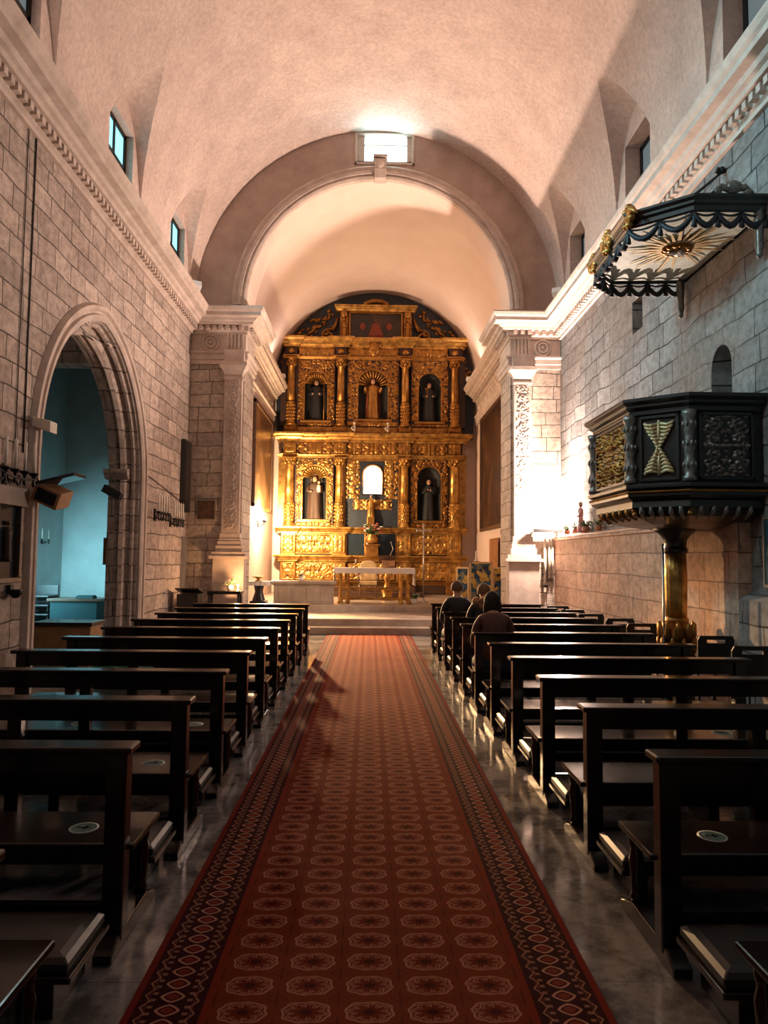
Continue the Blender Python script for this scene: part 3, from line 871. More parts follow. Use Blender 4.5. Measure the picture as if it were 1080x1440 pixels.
    if longhair:
        h_.loft([[(hc.x+w_*math.cos(a), hc.y-.03+d_*math.sin(a), z) for a in [2*PI*k/18 for k in range(18)]] for z, w_, d_ in ((1.24,.096,.08),(1.18,.108,.085),(1.11,.112,.075),(1.05,.09,.055),(1.02,.05,.03))])
    h_.build('hair', hair, t)
    for sx in (-1, 1):
        MB().ell((sx*.083, hy-.002, 1.20), (.012, .022, .033), 10).build('ear', M['skin'], t)
        MB().ell((sx*.032, hy+.083, 1.222), (.013, .01, .009), 10).build('eye', M['white'], t)
    MB().ell((0, hy+.088, 1.150), (.026, .012, .007), 10).build('mouth', M['petal_pink'], t)
    if hood:
        f_ = MB(); ctr = ln*1.4-.03
        f_.tube([(.135*math.cos(a), ctr+.115*math.sin(a)-.02, 1.085+.02*math.sin(3*a)) for a in [2*PI*k/26 for k in range(26)]], [.045+.010*math.sin(5*k) for k in range(26)], 10, closed=True)
        f_.ell((0, ctr-.10, 1.045), (.12, .075, .10), 14)
        f_.build('fur_collar', hood, t)
    return t
seated('seated person in black coat with short grey hair, nearest the altar', (1.40, 11.22, 0), 0, M['hair_grey'], M['coat_navy'], .03, None, False)
seated('seated person with blond hair and a fur-trimmed dark hooded coat', (1.67, 10.22, 0), 0, M['hair_blond'], M['coat_dark'], .05, M['fur'])
seated('seated person in a reddish brown coat with dark hair, nearest the camera', (1.47, 8.29, -.03), 0, M['hair_dark'], M['coat_brown'], .09, None, False, longhair=True)

# ------------------------------------------------------------------ pulpit
PU = [(XR-.02, 7.8), (3.56, 7.8), (3.04, 8.22), (3.04, 9.58), (3.56, 10.0), (XR-.02, 10.0)]
pc = Vector((4.0, 8.9))
def off(k, z): return [(pc.x+(x-pc.x)*k if x < XR-.1 else x, pc.y+(y-pc.y)*k, z) for x, y in PU]
pu = thing('pulpit', 'carved black and gold pulpit raised on a gilded column by the right wall', 'pulpit', (0,0,0))
b = MB(); b.loft([off(.97, 2.52), off(.97, 3.40)], 0, False); b.build('parapet', M['black_wood'], pu, bevel=.01)
b = MB(); b.loft([off(k, z) for k, z in ((.97, 3.36), (1.0, 3.38), (1.0, 3.43), (1.05, 3.46), (1.05, 3.49), (1.10, 3.52), (1.10, 3.56), (1.06, 3.57))], 0, False); b.build('handrail', M['black_wood'], pu, bevel=.004)
b = MB(); b.loft([off(k, z) for k, z in ((.90, 2.36), (1.0, 2.40), (1.03, 2.43), (1.03, 2.47), (.99, 2.49), (1.06, 2.52), (1.06, 2.56), (.98, 2.59))], 0, False); b.build('base_moulding', M['black_wood'], pu, bevel=.004)
gm = MB(); gm.loft([off(k, z) for k, z in ((1.045, 2.462), (1.055, 2.475), (1.045, 2.488))], 0, False, False); gm.build('gilt_line', M['gold_dark'], pu)
b = MB(); b.loft([off(k, z) for k, z in ((.96, 2.38), (.97, 2.30), (.88, 2.20), (.62, 2.12), (.40, 2.09), (.2, 2.08))], 0, False); b.build('underside', M['black_wood'], pu, bevel=.006)
def face_frame(i):
    a = Vector(off(.97, 0)[i][:2]); c_ = Vector(off(.97, 0)[i+1][:2])
    d = (c_-a); L = d.length; d.normalize(); nrm = Vector((d.y, -d.x))*1
    if (a+c_-2*pc).dot(nrm) < 0: nrm = -nrm
    return a, c_, d, L, nrm
for i in range(5):
    a, c_, d, L, nrm = face_frame(i)
    mid = (a+c_)/2
    def f(u, v, h): q = mid+d*u+nrm*(.004+h); return (q.x, q.y, 2.98+v)
    fr = MB(); W = L-.20
    for u0, u1, v0, v1 in ((-W/2, W/2, -.38, -.345), (-W/2, W/2, .345, .38), (-W/2, -W/2+.035, -.38, .38), (W/2-.035, W/2, -.38, .38)):
        vs = [f(u, v, h) for h in (-.01, .03) for v in (v0, v1) for u in (u0, u1)]
        fr.add(vs, [(0,2,3,1),(4,5,7,6),(0,1,5,4),(2,6,7,3),(0,4,6,2),(1,3,7,5)])
    fr.build('panel_frame', M['black_wood'], pu, bevel=.005)
    r_ = MB()
    if i in (0, 2, 4):
        carve(r_, W-.09, .68, 30+i, f, .07, .011, .19, m_lo=1)
        r_.build('carved_panel', [M['black_relief'] if i == 0 else M['gold_dark'], M['black_wood']], pu)
    else:
        # two upright acanthus leaves
        for cz, sg in ((.17, -1), (-.17, 1)):
            for k in range(7):
                w_ = [.15, .14, .12, .10, .075, .05, .025][k]; zz = cz+sg*(-.12+k*.042)
                for e in (-1, 1):
                    pts = [f(0, zz, .01), f(e*w_*.6, zz+sg*.03, .03), f(e*w_, zz+sg*.01, .028), f(e*w_*1.1, zz-sg*.012, .012)]
                    r_.tube(pts, [.016, .022, .02, .008], 6)
                r_.ell(f(e*w_*1.05, zz+sg*.004, .02), (.02, .02, .026), 8)
                r_.ell(f(e*w_*.55, zz+sg*.028, .03), (.022, .022, .03), 8)
            r_.tube([f(0, cz-sg*.15, .015), f(0, cz, .03), f(0, cz+sg*.18, .015)], [.016, .018, .004], 8)
        r_.build('acanthus_leaf', M['gold_pale'] if i == 1 else M['gold_dark'], pu)
for i in range(1, 5):
    q = off(.99, 0)[i]
    cm = MB(); cm.lathe([(.075, 2.58), (.075, 2.63), (.05, 2.65), (.06, 2.70), (.07, 2.78), (.045, 2.84), (.05, 2.90), (.065, 2.98), (.045, 3.06), (.05, 3.12), (.07, 3.22), (.055, 3.28), (.075, 3.32), (.08, 3.38)], (q[0], q[1], 0), 16, 0, lambda a, z: 1+.10*math.cos(8*a)*(1 if 2.66 < z < 3.3 else 0))
    for z in (2.76, 3.0, 3.22):
        for k in range(8): cm.ell((q[0]+.065*math.cos(k*PI/4), q[1]+.065*math.sin(k*PI/4), z), (.018, .018, .04), 6)
    cm.build('corner_colonette', M['black_relief'], pu)
    # carved scroll under the corner
    q2 = off(.80, 0)[i]; sc = MB()
    for e in range(3): sc.ell((q[0]*.6+q2[0]*.4, q[1]*.6+q2[1]*.4, 2.33-e*.05), (.05-.008*e, .05-.008*e, .03), 8)
    sc.build('corner_scroll', M['gold_dark'], pu)
for i in range(5):
    a, c_, d, L, nrm = face_frame(i); mid = (a+c_)/2; ac = MB()
    for k in range(5):
        u = (k-2)*L*.17
        p0 = mid*.98+pc*.02+d*u; z0 = 2.27
        ac.tube([(p0.x+nrm.x*.01, p0.y+nrm.y*.01, z0+.04), (p0.x+nrm.x*.025-nrm.x*.03, p0.y+nrm.y*.025-nrm.y*.03, z0-.02), (p0.x-nrm.x*.12, p0.y-nrm.y*.12, z0-.10)], [.02, .032, .012], 6)
    ac.build('underside_leaf', M['gold_dark'] if i == 2 else M['black_relief'], pu)
cl = MB(); cx_, cy_ = 3.86, 8.9
cl.lathe([(.20, 0), (.20, .12), (.17, .14), (.185, .2), (.15, .26)], (cx_, cy_, 0), 28)
cl.build('column_base', M['brown'], pu)
cl = MB(); cl.lathe([(.15, .26), (.175, .40), (.185, .62), (.175, .82), (.13, .90), (.145, .93), (.145, .97), (.12, .99)], (cx_, cy_, 0), 32)
for row, z0 in enumerate((.30, .52, .70)):
    for k in range(10):
        a = 2*PI*(k+.5*(row % 2))/10
        cl.tube([(cx_+r_*math.cos(a), cy_+r_*math.sin(a), z0+z) for r_, z in ((.17, 0), (.198, .08), (.205, .16), (.215, .21), (.20, .235))], [.035, .045, .035, .022, .008], 6)
cl.build('leafy_sleeve', M['gold_dark'], pu)
cl = MB(); cl.lathe([(.12, .99), (.125, 1.2), (.13, 1.5), (.12, 1.8)], (cx_, cy_, 0), 48, 0, lambda a, z: 1+.06*abs(math.sin(8*a)))
cl.build('fluted_shaft', [M['gold']], pu)
cl = MB(); cl.lathe([(.14, 1.78), (.15, 1.80), (.15, 1.84), (.13, 1.86), (.14, 1.95), (.19, 2.02), (.25, 2.06), (.27, 2.10)], (cx_, cy_, 0), 28)
cl.build('capital', M['black_wood'], pu)
MB().tube([(cx_-.20, cy_-.10, .0), (cx_-.20, cy_-.10, 1.9)], .014, 8).build('cable_pipe', M['steel'], pu)

# ------------------------------------------------------------------ sounding board above the pulpit
cn = thing('pulpit_canopy', 'dark canopy with a golden sunburst hanging over the pulpit', 'canopy', (0,0,0))
CP = [(XR-.02, 7.66), (3.60, 7.68), (3.03, 8.15), (3.05, 9.45), (3.40, 9.82), (XR-.02, 9.74)]
cc = Vector((3.95, 8.72))
def co(k, z): return [(cc.x+(x-cc.x)*k if x < XR-.1 else x, cc.y+(y-cc.y)*k, z) for x, y in CP]
b = MB(); b.loft([co(.98, 5.63), co(.98, 5.66)], 0, False); b.build('soffit_board', M['pale_board'], cn)
b = MB(); b.loft([co(k, z) for k, z in ((.93, 5.66), (1.0, 5.60), (1.02, 5.62), (1.02, 5.67), (1.05, 5.69), (1.05, 5.72), (1.08, 5.75), (1.08, 5.78), (1.0, 5.79))], 0, False, False); b.build('cornice', M['black_wood'], cn, bevel=.004)
b = MB(); b.loft([co(.98, 5.67), co(1.0, 5.78), co(.6, 5.80)], 0, False); b.build('roof', M['black_wood'], cn)
sb = MB(); sx_, sy_, sz_ = 3.82, 8.62, 5.615
for k in range(26):
    a = 2*PI*k/26+.05; Lr = [.86, .52, .70][k % 3]*(1.0 if abs(math.cos(a)) < .5 else .78)
    d = Vector((math.cos(a), math.sin(a), 0)); n_ = Vector((-d.y, d.x, 0)); o_ = Vector((sx_, sy_, sz_))
    p = [o_+d*.13-n_*.026, o_+d*.13+n_*.026, o_+d*Lr+n_*.004, o_+d*Lr-n_*.004]
    vs = [tuple(q) for q in p]+[tuple(q+Vector((0,0,-.022))) for q in p[:2]]+[tuple(q+Vector((0,0,-.006))) for q in p[2:]]
    sb.add(vs, [(0,1,2,3),(4,7,6,5),(0,4,5,1),(1,5,6,2),(2,6,7,3),(3,7,4,0)])
sb.build('sunburst_rays', M['gold_pale'], cn)
sb = MB(); sb.ell((sx_, sy_, sz_-.02), (.15, .15, .05), 20)
for k in range(12): sb.ell((sx_+.14*math.cos(k*PI/6), sy_+.14*math.sin(k*PI/6), sz_-.03), (.055, .045, .035), 8)
sb.build('sunburst_cloud', M['gold_dark'], cn)
dv = MB(); dv.ell((sx_, sy_, sz_-.075), (.035, .07, .03), 12); dv.ell((sx_, sy_-.075, sz_-.085), (.024, .028, .022), 10)
for e in (-1, 1): dv.tube([(sx_, sy_, sz_-.075), (sx_+e*.06, sy_-.01, sz_-.08), (sx_+e*.12, sy_+.03, sz_-.07)], [.022, .026, .008], 8)
dv.build('dove', M['white'], cn)
# valance: scallops with tassels along the free edges
ring = co(1.0, 5.60)
for i, ns in ((0, 3), (1, 2), (2, 4), (3, 2), (4, 4)):
    p, q = Vector(ring[i]), Vector(ring[i+1])
    for k in range(ns):
        a = p+(q-p)*(k/ns); c_ = p+(q-p)*((k+1)/ns)
        v = MB(); pts = []
        for t_ in range(9):
            u = t_/8; pt = a+(c_-a)*u; pts.append((pt.x, pt.y, pt.z-.015-.14*math.sin(PI*u)))
        v.tube(pts, [.022+.018*math.sin(PI*t_/8) for t_ in range(9)], 8)
        pts2 = [(x, y, 5.60+(z-5.60)*.25) for x, y, z in pts]; v.tube(pts2, .014, 6)
        v.build('valance_swag', M['drape'], cn)
        ts = MB(); ts.lathe([(.012, 0), (.022, -.03), (.014, -.05), (.026, -.09), (.034, -.15), (.01, -.16)], (a.x, a.y, 5.58), 10)
        ts.build('tassel', M['drape'], cn)
for i in (0, 5):
    q = ring[i]; ts = MB(); xq = q[0]-.06
    ts.loft([[(xq+w_*math.cos(a), q[1]+(.03 if i == 0 else -.03)+w_*math.sin(a), z) for a in [2*PI*k/12 for k in range(12)]] for z, w_ in ((5.66, .05), (5.5, .06), (5.35, .045), (5.22, .05), (5.15, .03), (5.12, .04), (5.09, .01))])
    ts.build('hanging_pendant', M['black_relief'], cn)
for i, (px_, py_, s_) in enumerate(((3.04, 8.12, 1.), (3.02, 8.8, 1.1), (3.05, 9.45, .9))):
    g = MB(); g.ell((px_, py_, 5.74), (.07*s_, .09*s_, .09*s_), 12)
    for k in range(7):
        a = PI*2*k/7; g.ell((px_-.02, py_+.11*s_*math.cos(a), 5.74+.11*s_*math.sin(a)), (.05, .055, .045), 8)
    for e in (-1, 1): g.tube([(px_-.02, py_, 5.72), (px_-.03, py_+e*.14, 5.78), (px_, py_+e*.24, 5.68)], [.04, .045, .012], 8)
    g.build('gilt_cherub', M['gold'] if i else M['gold_dark'], cn)
g = MB()
for k in range(7):
    u = (k-3)/3; g.ell((4.0+u*.17, 7.60, 5.80+.09*(1-u*u)), (.05, .04, .04), 10)
g.ell((4.0, 7.59, 5.86), (.08, .05, .07), 14)
for e in (-1, 1): g.tube([(4.0, 7.60, 5.80), (4.0+e*.14, 7.59, 5.86), (4.0+e*.24, 7.60, 5.79)], [.035, .03, .015], 8)
g.build('crest', M['black_relief'], cn)
for dy in (0, .07):
    MB().tube([(3.50+dy*.3, 8.15+dy, 5.78), (XR-.03, 8.55+dy*.5, 6.58)], .013, 8).build('tie_rod', M['iron'], cn)
hk = MB(); hk.tube([(XR, 8.56, 6.58), (XR-.10, 8.55, 6.60), (XR-.12, 8.54, 6.54)], .028, 8); hk.ell((XR-.05, 8.56, 6.59), (.04, .06, .05), 10); hk.build('wall_hook', M['iron'], cn)
# ------------------------------------------------------------------ altarpiece (real heights; root stands on the chancel floor)
RX, RY_ = .07, 23.45
re_ = thing('altarpiece', 'tall gilded altarpiece of niches and columns filling the end of the chancel', 'altarpiece', (RX, RY_, PZ))
def RM():
    m = MB(); m.x = Matrix.Translation((0, 0, -PZ)); return m
G, GD, GR, GB = M['gold'], M['gold_dark'], M['ground_brown'], M['ground_blue']
CXS = [-2.72, -1.07, 1.07, 2.72]
BAYS = [(-2.50, -1.29), (-.85, .85), (1.29, 2.50)]
b = RM(); n = 40; cxx = (CL+CR)/2-RX
b.prism([(cxx-3.30, 5.7), (cxx+3.30, 5.7)]+[(cxx+3.36*math.cos(PI*k/n), 7.34+3.32*math.sin(PI*k/n)) for k in range(n+1)], .32, .50, 0, lambda u, v, w: (u, w, v))
b.build('backboard', GB, re_)
def strip(name, x0, x1, prof, mat, breaks=(), e=.10, bw=.20):
    """moulding with forward breaks over the columns; prof: (out, z)"""
    path = [(x0, .30), (x0, 0)]
    for c in breaks:
        path += [(c-bw, 0), (c-bw, -e), (c+bw, -e), (c+bw, 0)]
    path += [(x1, 0), (x1, .30)]
    # drop doubled points
    q = [path[0]]
    for p in path[1:]:
        if (Vector(p)-Vector(q[-1])).length > 1e-4: q.append(p)
    m = RM(); m.sweep(q, [(o, z) for o, z in prof], 1)
    return m.build(name, mat, re_)
def pr(z0, z1, a, b):
    d = z1-z0
    return [(-.02, z0), (a, z0), (a, z0+d*.18), (a+(b-a)*.3, z0+d*.30), (a+(b-a)*.45, z0+d*.5), (b*.85, z0+d*.62), (b, z0+d*.8), (b, z1), (-.02, z1)]
def rp(name, x0, x1, z0, z1, seed, y=0., depth=.06, mats=None, cell=None, step=.028, parent=None):
    m = RM(); xm, zm = (x0+x1)/2, (z0+z1)/2
    carve(m, x1-x0, z1-z0, seed, lambda u, v, h: (xm+u, y-.004-h, zm+v), depth, step, cell)
    o = m.build(name, mats or [G, GR], parent or re_); return o
def framed(x0, x1, z0, z1, seed, y=0., depth=.06, mats=None, cell=None):
    m = RM(); t = .035
    for a in ((x0, x1, z0, z0+t), (x0, x1, z1-t, z1), (x0, x0+t, z0, z1), (x1-t, x1, z0, z1)): m.box(a[0], a[1], y-.04, y+.03, a[2], a[3])
    pf = m.build('panel_frame', G, re_, bevel=.008)
    rp('carved_panel', x0+t, x1-t, z0+t, z1-t, seed, y, depth, mats, cell, parent=pf)

# plinth and predella
b = RM(); b.box(-3.02, 3.02, -.02, .34, .50, .82); b.box(-3.0, 3.0, .325, .34, .82, 5.0); b.box(-3.0, -2.5, .02, .34, .82, 5.0); b.box(2.5, 3.0, .02, .34, .82, 5.0); b.box(-2.6, 2.6, .02, .33, .82, 2.66); b.build('carcase', GR, re_, bevel=.01)
strip('plinth_moulding', -3.05, 3.05, pr(.78, .90, .03, .08), GD, CXS, .14, .27)
for i, c in enumerate(CXS):
    b = RM(); b.box(c-.26, c+.26, -.14, .04, .50, .80); b.box(c-.25, c+.25, -.13, .04, .88, 1.56); b.build('predella_pedestal', GD, re_, bevel=.01)
    framed(c-.22, c+.22, .94, 1.50, 50+i, -.135, .05)
for i, (x0, x1) in enumerate(BAYS):
    if i == 1: rp('carved_panel', -.78, .78, .95, 1.50, 60, 0, .05)
    else: framed(x0, x1, .93, 1.52, 61+i, 0, .07)
strip('predella_cornice', -3.05, 3.05, pr(1.54, 1.74, .04, .16), G, CXS, .14, .27)
# pedestal band
for i, c in enumerate(CXS):
    b = RM(); b.box(c-.23, c+.23, -.12, .04, 1.72, 2.50); b.build('column_pedestal', G, re_, bevel=.01)
    framed(c-.20, c+.20, 1.82, 2.42, 70+i, -.125, .05)
for i, (x0, x1) in enumerate(BAYS):
    if i != 1: framed(x0-.03, x1+.03, 1.78, 2.44, 80+i, 0, .07, None, .2)
b = RM(); b.box(-.82, .82, -.01, .03, 1.76, 2.46); b.build('glazed_recess', M['glass_dark'], re_)
b = RM()
for x in (-.82, -.20, .20, .82): MB.build((lambda q: q.box(x-.025, x+.025, -.05, .03, 1.76, 2.46))(RM()), 'recess_mullion', GD, re_, bevel=.006)
tb = RM(); tb.box(-.16, .16, -.16, .0, 1.80, 2.34); tb.prism([(-.19, 2.34), (.19, 2.34), (.0, 2.50)], -.18, .0, 0, lambda u, v, w: (u, w, v))
tbo = tb.build('tabernacle', M['cream'], re_, bevel=.01)
tb = RM(); tb.box(-.10, .10, -.175, -.155, 1.88, 2.26); tb.ell((0, -.175, 2.08), (.03, .015, .05), 10); tb.build('tabernacle_door', M['steel'], tbo, bevel=.006)
strip('pedestal_cornice', -3.05, 3.05, pr(2.46, 2.66, .04, .15), G, CXS, .12, .25)
# columns
def column(c, z0, z1, r, mat):
    m = RM(); H_ = z1-z0; y = -.10
    m.lathe([(r*1.45, z0), (r*1.45, z0+.05), (r*1.2, z0+.06), (r*1.35, z0+.10), (r*1.1, z0+.14), (r*1.05, z0+.16), (r*1.08, z0+H_*.32), (r*1.18, z0+H_*.325), (r*1.18, z0+H_*.345), (r*1.03, z0+H_*.35)], (c, y, 0), 24)
    for k in range(5):
        for q in range(7):
            a = PI+PI*(q+.5*(k % 2))/6.5
            m.ell((c+r*1.07*math.cos(a), y+r*1.07*math.sin(a), z0+.22+k*(H_*.32-.24)/4.2), (.035, .03, .05), 6)
    m.lathe([(r, z0+H_*.35), (r*.98, z0+H_*.6), (r*.88, z1-.28), (r*1.05, z1-.275), (r*1.05, z1-.25), (r*.86, z1-.245)], (c, y, 0), 44, 0, lambda a, z: 1-.10*(.5+.5*math.cos(11*a)) if z < z1-.28 else 1)
    m.lathe([(r*.86, z1-.25), (r*.95, z1-.12), (r*1.35, z1-.04), (r*1.5, z1-.035)], (c, y, 0), 20)
    for row, (zz, n_) in enumerate(((z1-.24, 8), (z1-.15, 8))):
        for k in range(n_):
            a = 2*PI*(k+.5*row)/n_
            m.tube([(c+q*r*math.cos(a), y+q*r*math.sin(a), zz+h) for q, h in ((.9, 0), (1.15, .05), (1.4, .10), (1.5, .085))], [.03, .035, .024, .008], 5)
    m.box(c-r*1.55, c+r*1.55, y-r*1.55, y+r*1.55, z1-.035, z1)
    m.build('column', mat, re_)
for c in CXS: column(c, 2.66, 4.94, .135 if abs(c) < 2 else .15, G)
for c in (-2.98, 2.98):
    m = RM(); m.box(c-.12, c+.12, 0, .3, 2.66, 4.94)
    for k in range(4): m.box(c-.10+k*.055, c-.07+k*.055, -.025, .02, 2.9, 4.7)
    m.build('side_pilaster', G, re_, bevel=.006)
# bays with niches
def bay(x0, x1, z0, z1, w, sp, zb, seed, shell, mats, col):
    cx0 = (x0+x1)/2; rise = w
    hole = arch_pts(w, sp, rise, 10, zb, cx0)
    b = RM(); b.plate([(x0-.02, z0), (x1+.02, z0), (x1+.02, z1), (x0-.02, z1)], [hole], -.02, .02, lambda u, v, q: (u, q, v)); b.build('bay_panel', col, re_)
    # niche lining: half cylinder with a quarter-sphere head
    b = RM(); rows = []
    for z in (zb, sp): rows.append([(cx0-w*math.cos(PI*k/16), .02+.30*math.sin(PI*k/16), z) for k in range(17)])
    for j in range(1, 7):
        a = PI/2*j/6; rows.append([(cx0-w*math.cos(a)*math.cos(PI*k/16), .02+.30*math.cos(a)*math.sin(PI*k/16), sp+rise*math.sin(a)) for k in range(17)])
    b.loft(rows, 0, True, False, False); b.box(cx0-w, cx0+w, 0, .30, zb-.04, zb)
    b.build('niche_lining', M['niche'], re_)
    # arch moulding and jamb fillets
    b = RM(); b.tube([(u, -.035, v) for u, v in arch_pts(w+.025, sp, rise+.025, 12, None, cx0)], .028, 6)
    for e in (-1, 1):
        b.box(cx0+e*(w+.025)-.025, cx0+e*(w+.025)+.025, -.055, .02, zb, sp); b.box(cx0+e*(w+.06)-.09, cx0+e*(w+.06)+.09, -.08, .02, sp-.03, sp+.03)
    b.box(cx0-w-.14, cx0+w+.14, -.10, .02, zb-.09, zb-.02)
    nf = b.build('niche_frame', mats[0], re_, bevel=.006)
    if shell:
        b = RM()
        for k in range(13):
            a = PI*(k+.5)/13
            b.tube([(cx0+q*w*math.cos(a), y, sp+q*w*math.sin(a)) for q, y in ((.30, .20), (.7, .10), (.98, -.01))], [.012, .03, .045], 6)
        b.build('shell_head', mats[0], nf)
    # carved surround of the niche, cut out along the arch
    m = RM(); xm, zm, W_, H_ = (x0+x1)/2, (zb+z1-.02)/2, x1-x0, z1-.02-zb
    def inside(u, v):
        x = (u-.5)*W_; z = zm+(v-.5)*H_; r_ = w+.02
        return abs(x) < r_ and (z < sp or (x/r_)**2+((z-sp)/(rise+.02))**2 < 1)
    carve(m, W_, H_, seed, lambda u, v, h: (xm+u, -.026-h, zm+v), .065, .021, .30, skip=inside)
    m.build('carved_surround', mats, re_)
    rp('carved_apron', x0, x1, z0+.02, zb-.10, seed+9, -.02, .05, mats, .18, .022)
lowm = [G, GR]; upm = [GD, M['ground']]
bay(*BAYS[0], 2.66, 4.94, .39, 4.30, 2.92, 100, True, lowm, GR)
bay(*BAYS[2], 2.66, 4.94, .39, 4.30, 2.92, 120, False, [GD, GR], GR)
bay(*BAYS[0], 6.02, 8.26, .37, 7.46, 6.22, 140, True, upm, M['ground'])
bay(*BAYS[1], 6.02, 8.26, .49, 7.42, 6.28, 160, True, upm, M['ground'])
bay(*BAYS[2], 6.02, 8.26, .37, 7.46, 6.22, 180, False, upm, M['ground'])
# centre bay: dark blue field, gilded branches round a lit arched window
wb = arch_pts(.30, 4.42, .29, 10, 3.78, .02)
b = RM(); b.plate([(-.92, 2.66), (.92, 2.66), (.92, 4.94), (-.92, 4.94)], [wb], .0, .05, lambda u, v, q: (u, q, v)); b.build('centre_field', GB, re_)
b = RM(); b.prism(arch_pts(.305, 4.42, .295, 10, 3.77, .02), .04, .06, 0, lambda u, v, w: (u, w, v)); b.build('lit_window', M['day_white'], re_)
b = RM(); b.tube([(u, -.02, v) for u, v in arch_pts(.33, 4.42, .32, 12, 3.75, .02)], .028, 6, closed=True); b.build('window_frame', G, re_)
for e in (-1, 1):
    m = RM(); x0, x1 = sorted((e*.40, e*.86)); carve(m, x1-x0, 1.25, 200+e, lambda u, v, h: ((x0+x1)/2+u, -.004-h, 4.24+v), .07, .025, .22, mirror=False); m.build('gilded_branches', [G, GB], re_)
m = RM(); carve(m, 1.3, .34, 207, lambda u, v, h: (.02+u, -.004-h, 3.42+v), .07, .025, .3); m.build('gilded_branches', [G, GB], re_)
m = RM()
for e in (-1, 1): m.box(e*.90-.03, e*.90+.03, -.04, .03, 2.66, 4.94)
m.box(-.92, .92, -.04, .03, 4.86, 4.94); m.build('centre_frame', GD, re_, bevel=.006)
# entablatures
strip('lower_architrave', -3.08, 3.08, pr(4.94, 5.08, .03, .07), G, CXS, .12, .22)
for i, (x0, x1) in enumerate(BAYS): rp('carved_frieze', x0-.02, x1+.02, 5.10, 5.47, 220+i, -.02, .07, [GD, M['ground']], .3)
for i, c in enumerate(CXS):
    b = RM(); b.box(c-.22, c+.22, -.12, .05, 5.08, 5.48); b.build('frieze_block', M['ground'], re_)
    rp('carved_block', c-.20, c+.20, 5.10, 5.46, 230+i, -.125, .06, [GD, M['ground']], .2)
strip('lower_cornice', -3.08, 3.08, pr(5.47, 5.76, .05, .24), G, CXS, .12, .24)
b = RM(); b.box(-3.0, 3.0, .325, .34, 4.98, 9.0); b.box(-3.0, -2.5, .02, .34, 4.98, 9.0); b.box(2.5, 3.0, .02, .34, 4.98, 9.0); b.box(-2.6, 2.6, .02, .33, 4.95, 6.02); b.box(-2.6, 2.6, .02, .33, 8.26, 9.0); b.build('upper_carcase', M['ground'], re_)
for e in (-1, 1):
    m = RM(); m.ell((e*.55-.05, -.28, 5.92), (.05, .05, .13), 8); m.ell((e*.55-.05, -.30, 6.08), .05, 8); m.tube([(e*.55-.05, -.28, 5.98), (e*.55-.15, -.33, 5.92), (e*.55-.10, -.36, 5.84)], .025, 6)
    m.build('putto', M['robe_white'], re_)
for i, c in enumerate(CXS):
    b = RM(); b.box(c-.21, c+.21, -.12, .04, 5.76, 6.02); b.build('upper_pedestal', GD, re_, bevel=.01)
    rp('carved_block', c-.18, c+.18, 5.80, 5.99, 240+i, -.125, .05, upm, .12)
for i, (x0, x1) in enumerate(BAYS): rp('carved_frieze', x0, x1, 5.78, 6.0, 250+i, 0, .05, upm, .2)
for c in CXS: column(c, 6.02, 8.26, .125, GD)
for c in (-2.98, 2.98):
    m = RM(); m.box(c-.10, c+.10, 0, .3, 6.02, 8.26); m.build('side_pilaster', M['ground'], re_, bevel=.006)
strip('upper_architrave', -2.95, 3.0, pr(8.26, 8.38, .03, .07), GD, CXS, .12, .20)
for i, (x0, x1) in enumerate(BAYS): rp('carved_frieze', x0, x1, 8.39, 8.66, 260+i, -.02, .06, upm, .24)
for i, c in enumerate(CXS):
    b = RM(); b.box(c-.19, c+.19, -.12, .05, 8.38, 8.66); b.build('frieze_block', M['ground'], re_)
    m = RM(); m.ell((c, -.14, 8.52), (.12, .06, .10), 10); m.ell((c, -.18, 8.54), (.05, .05, .06), 8); m.build('cherub_head', GD, re_)
strip('upper_cornice', -2.95, 3.0, pr(8.66, 8.98, .05, .22), G, CXS, .12, .21)
m = RM(); m.ell((.02, -.16, 8.62), (.17, .08, .26), 12); m.ell((.02, -.22, 8.50), (.07, .06, .07), 10)
for k in range(8): m.ell((.02+.18*math.cos(k*PI/4), -.16, 8.72+.24*math.sin(k*PI/4)), (.06, .05, .06), 8)
m.build('cartouche', GD, re_)
# attic
b = RM(); b.box(-.80, .94, .10, .16, 9.04, 9.92); ap = b.build('attic_painting', M['oil_attic'], re_)
b = RM(); b.loft([[(.07+w_*math.cos(a_), .095+.012*math.sin(a_), z_) for a_ in [2*PI*k/16 for k in range(16)]] for z_, w_ in ((9.06, .26), (9.2, .24), (9.35, .17), (9.5, .14), (9.58, .05))])
b.ell((.07, .09, 9.65), (.055, .012, .07), 12, 1)
for e in (-1, 1): b.ell((.07+e*.45, .095, 9.45), (.10, .008, .12), 12)
b.build('painted_figure', [M['robe_red'], M['oil_warm']], ap)
b = RM()
for a in ((-.84, .98, 9.00, 9.06), (-.84, .98, 9.88, 9.95), (-.84, -.78, 9.0, 9.95), (.92, .98, 9.0, 9.95)): b.box(a[0], a[1], .02, .18, a[2], a[3])
b.build('attic_frame', GD, re_, bevel=.01)
for c in (-1.0, 1.14):
    b = RM(); b.box(c-.13, c+.13, .04, .34, 8.98, 9.92)
    b.lathe([(.06, 9.0), (.10, 9.1), (.07, 9.25), (.10, 9.4), (.09, 9.52), (.05, 9.58), (.03, 9.6)], (c, .0, 0), 14, 0, lambda a, z: 1+.1*math.cos(6*a)); b.ell((c, -.01, 9.66), (.055, .06, .07), 10)
    for e in (-1, 1): b.tube([(c+e*.08, 0, 9.52), (c+e*.12, -.04, 9.4), (c+e*.04, -.09, 9.36)], .028, 6)
    b.lathe([(.06, 9.72), (.10, 9.76), (.13, 9.86), (.14, 9.9)], (c, .02, 0), 12)
    b.build('attic_caryatid', GD, re_)
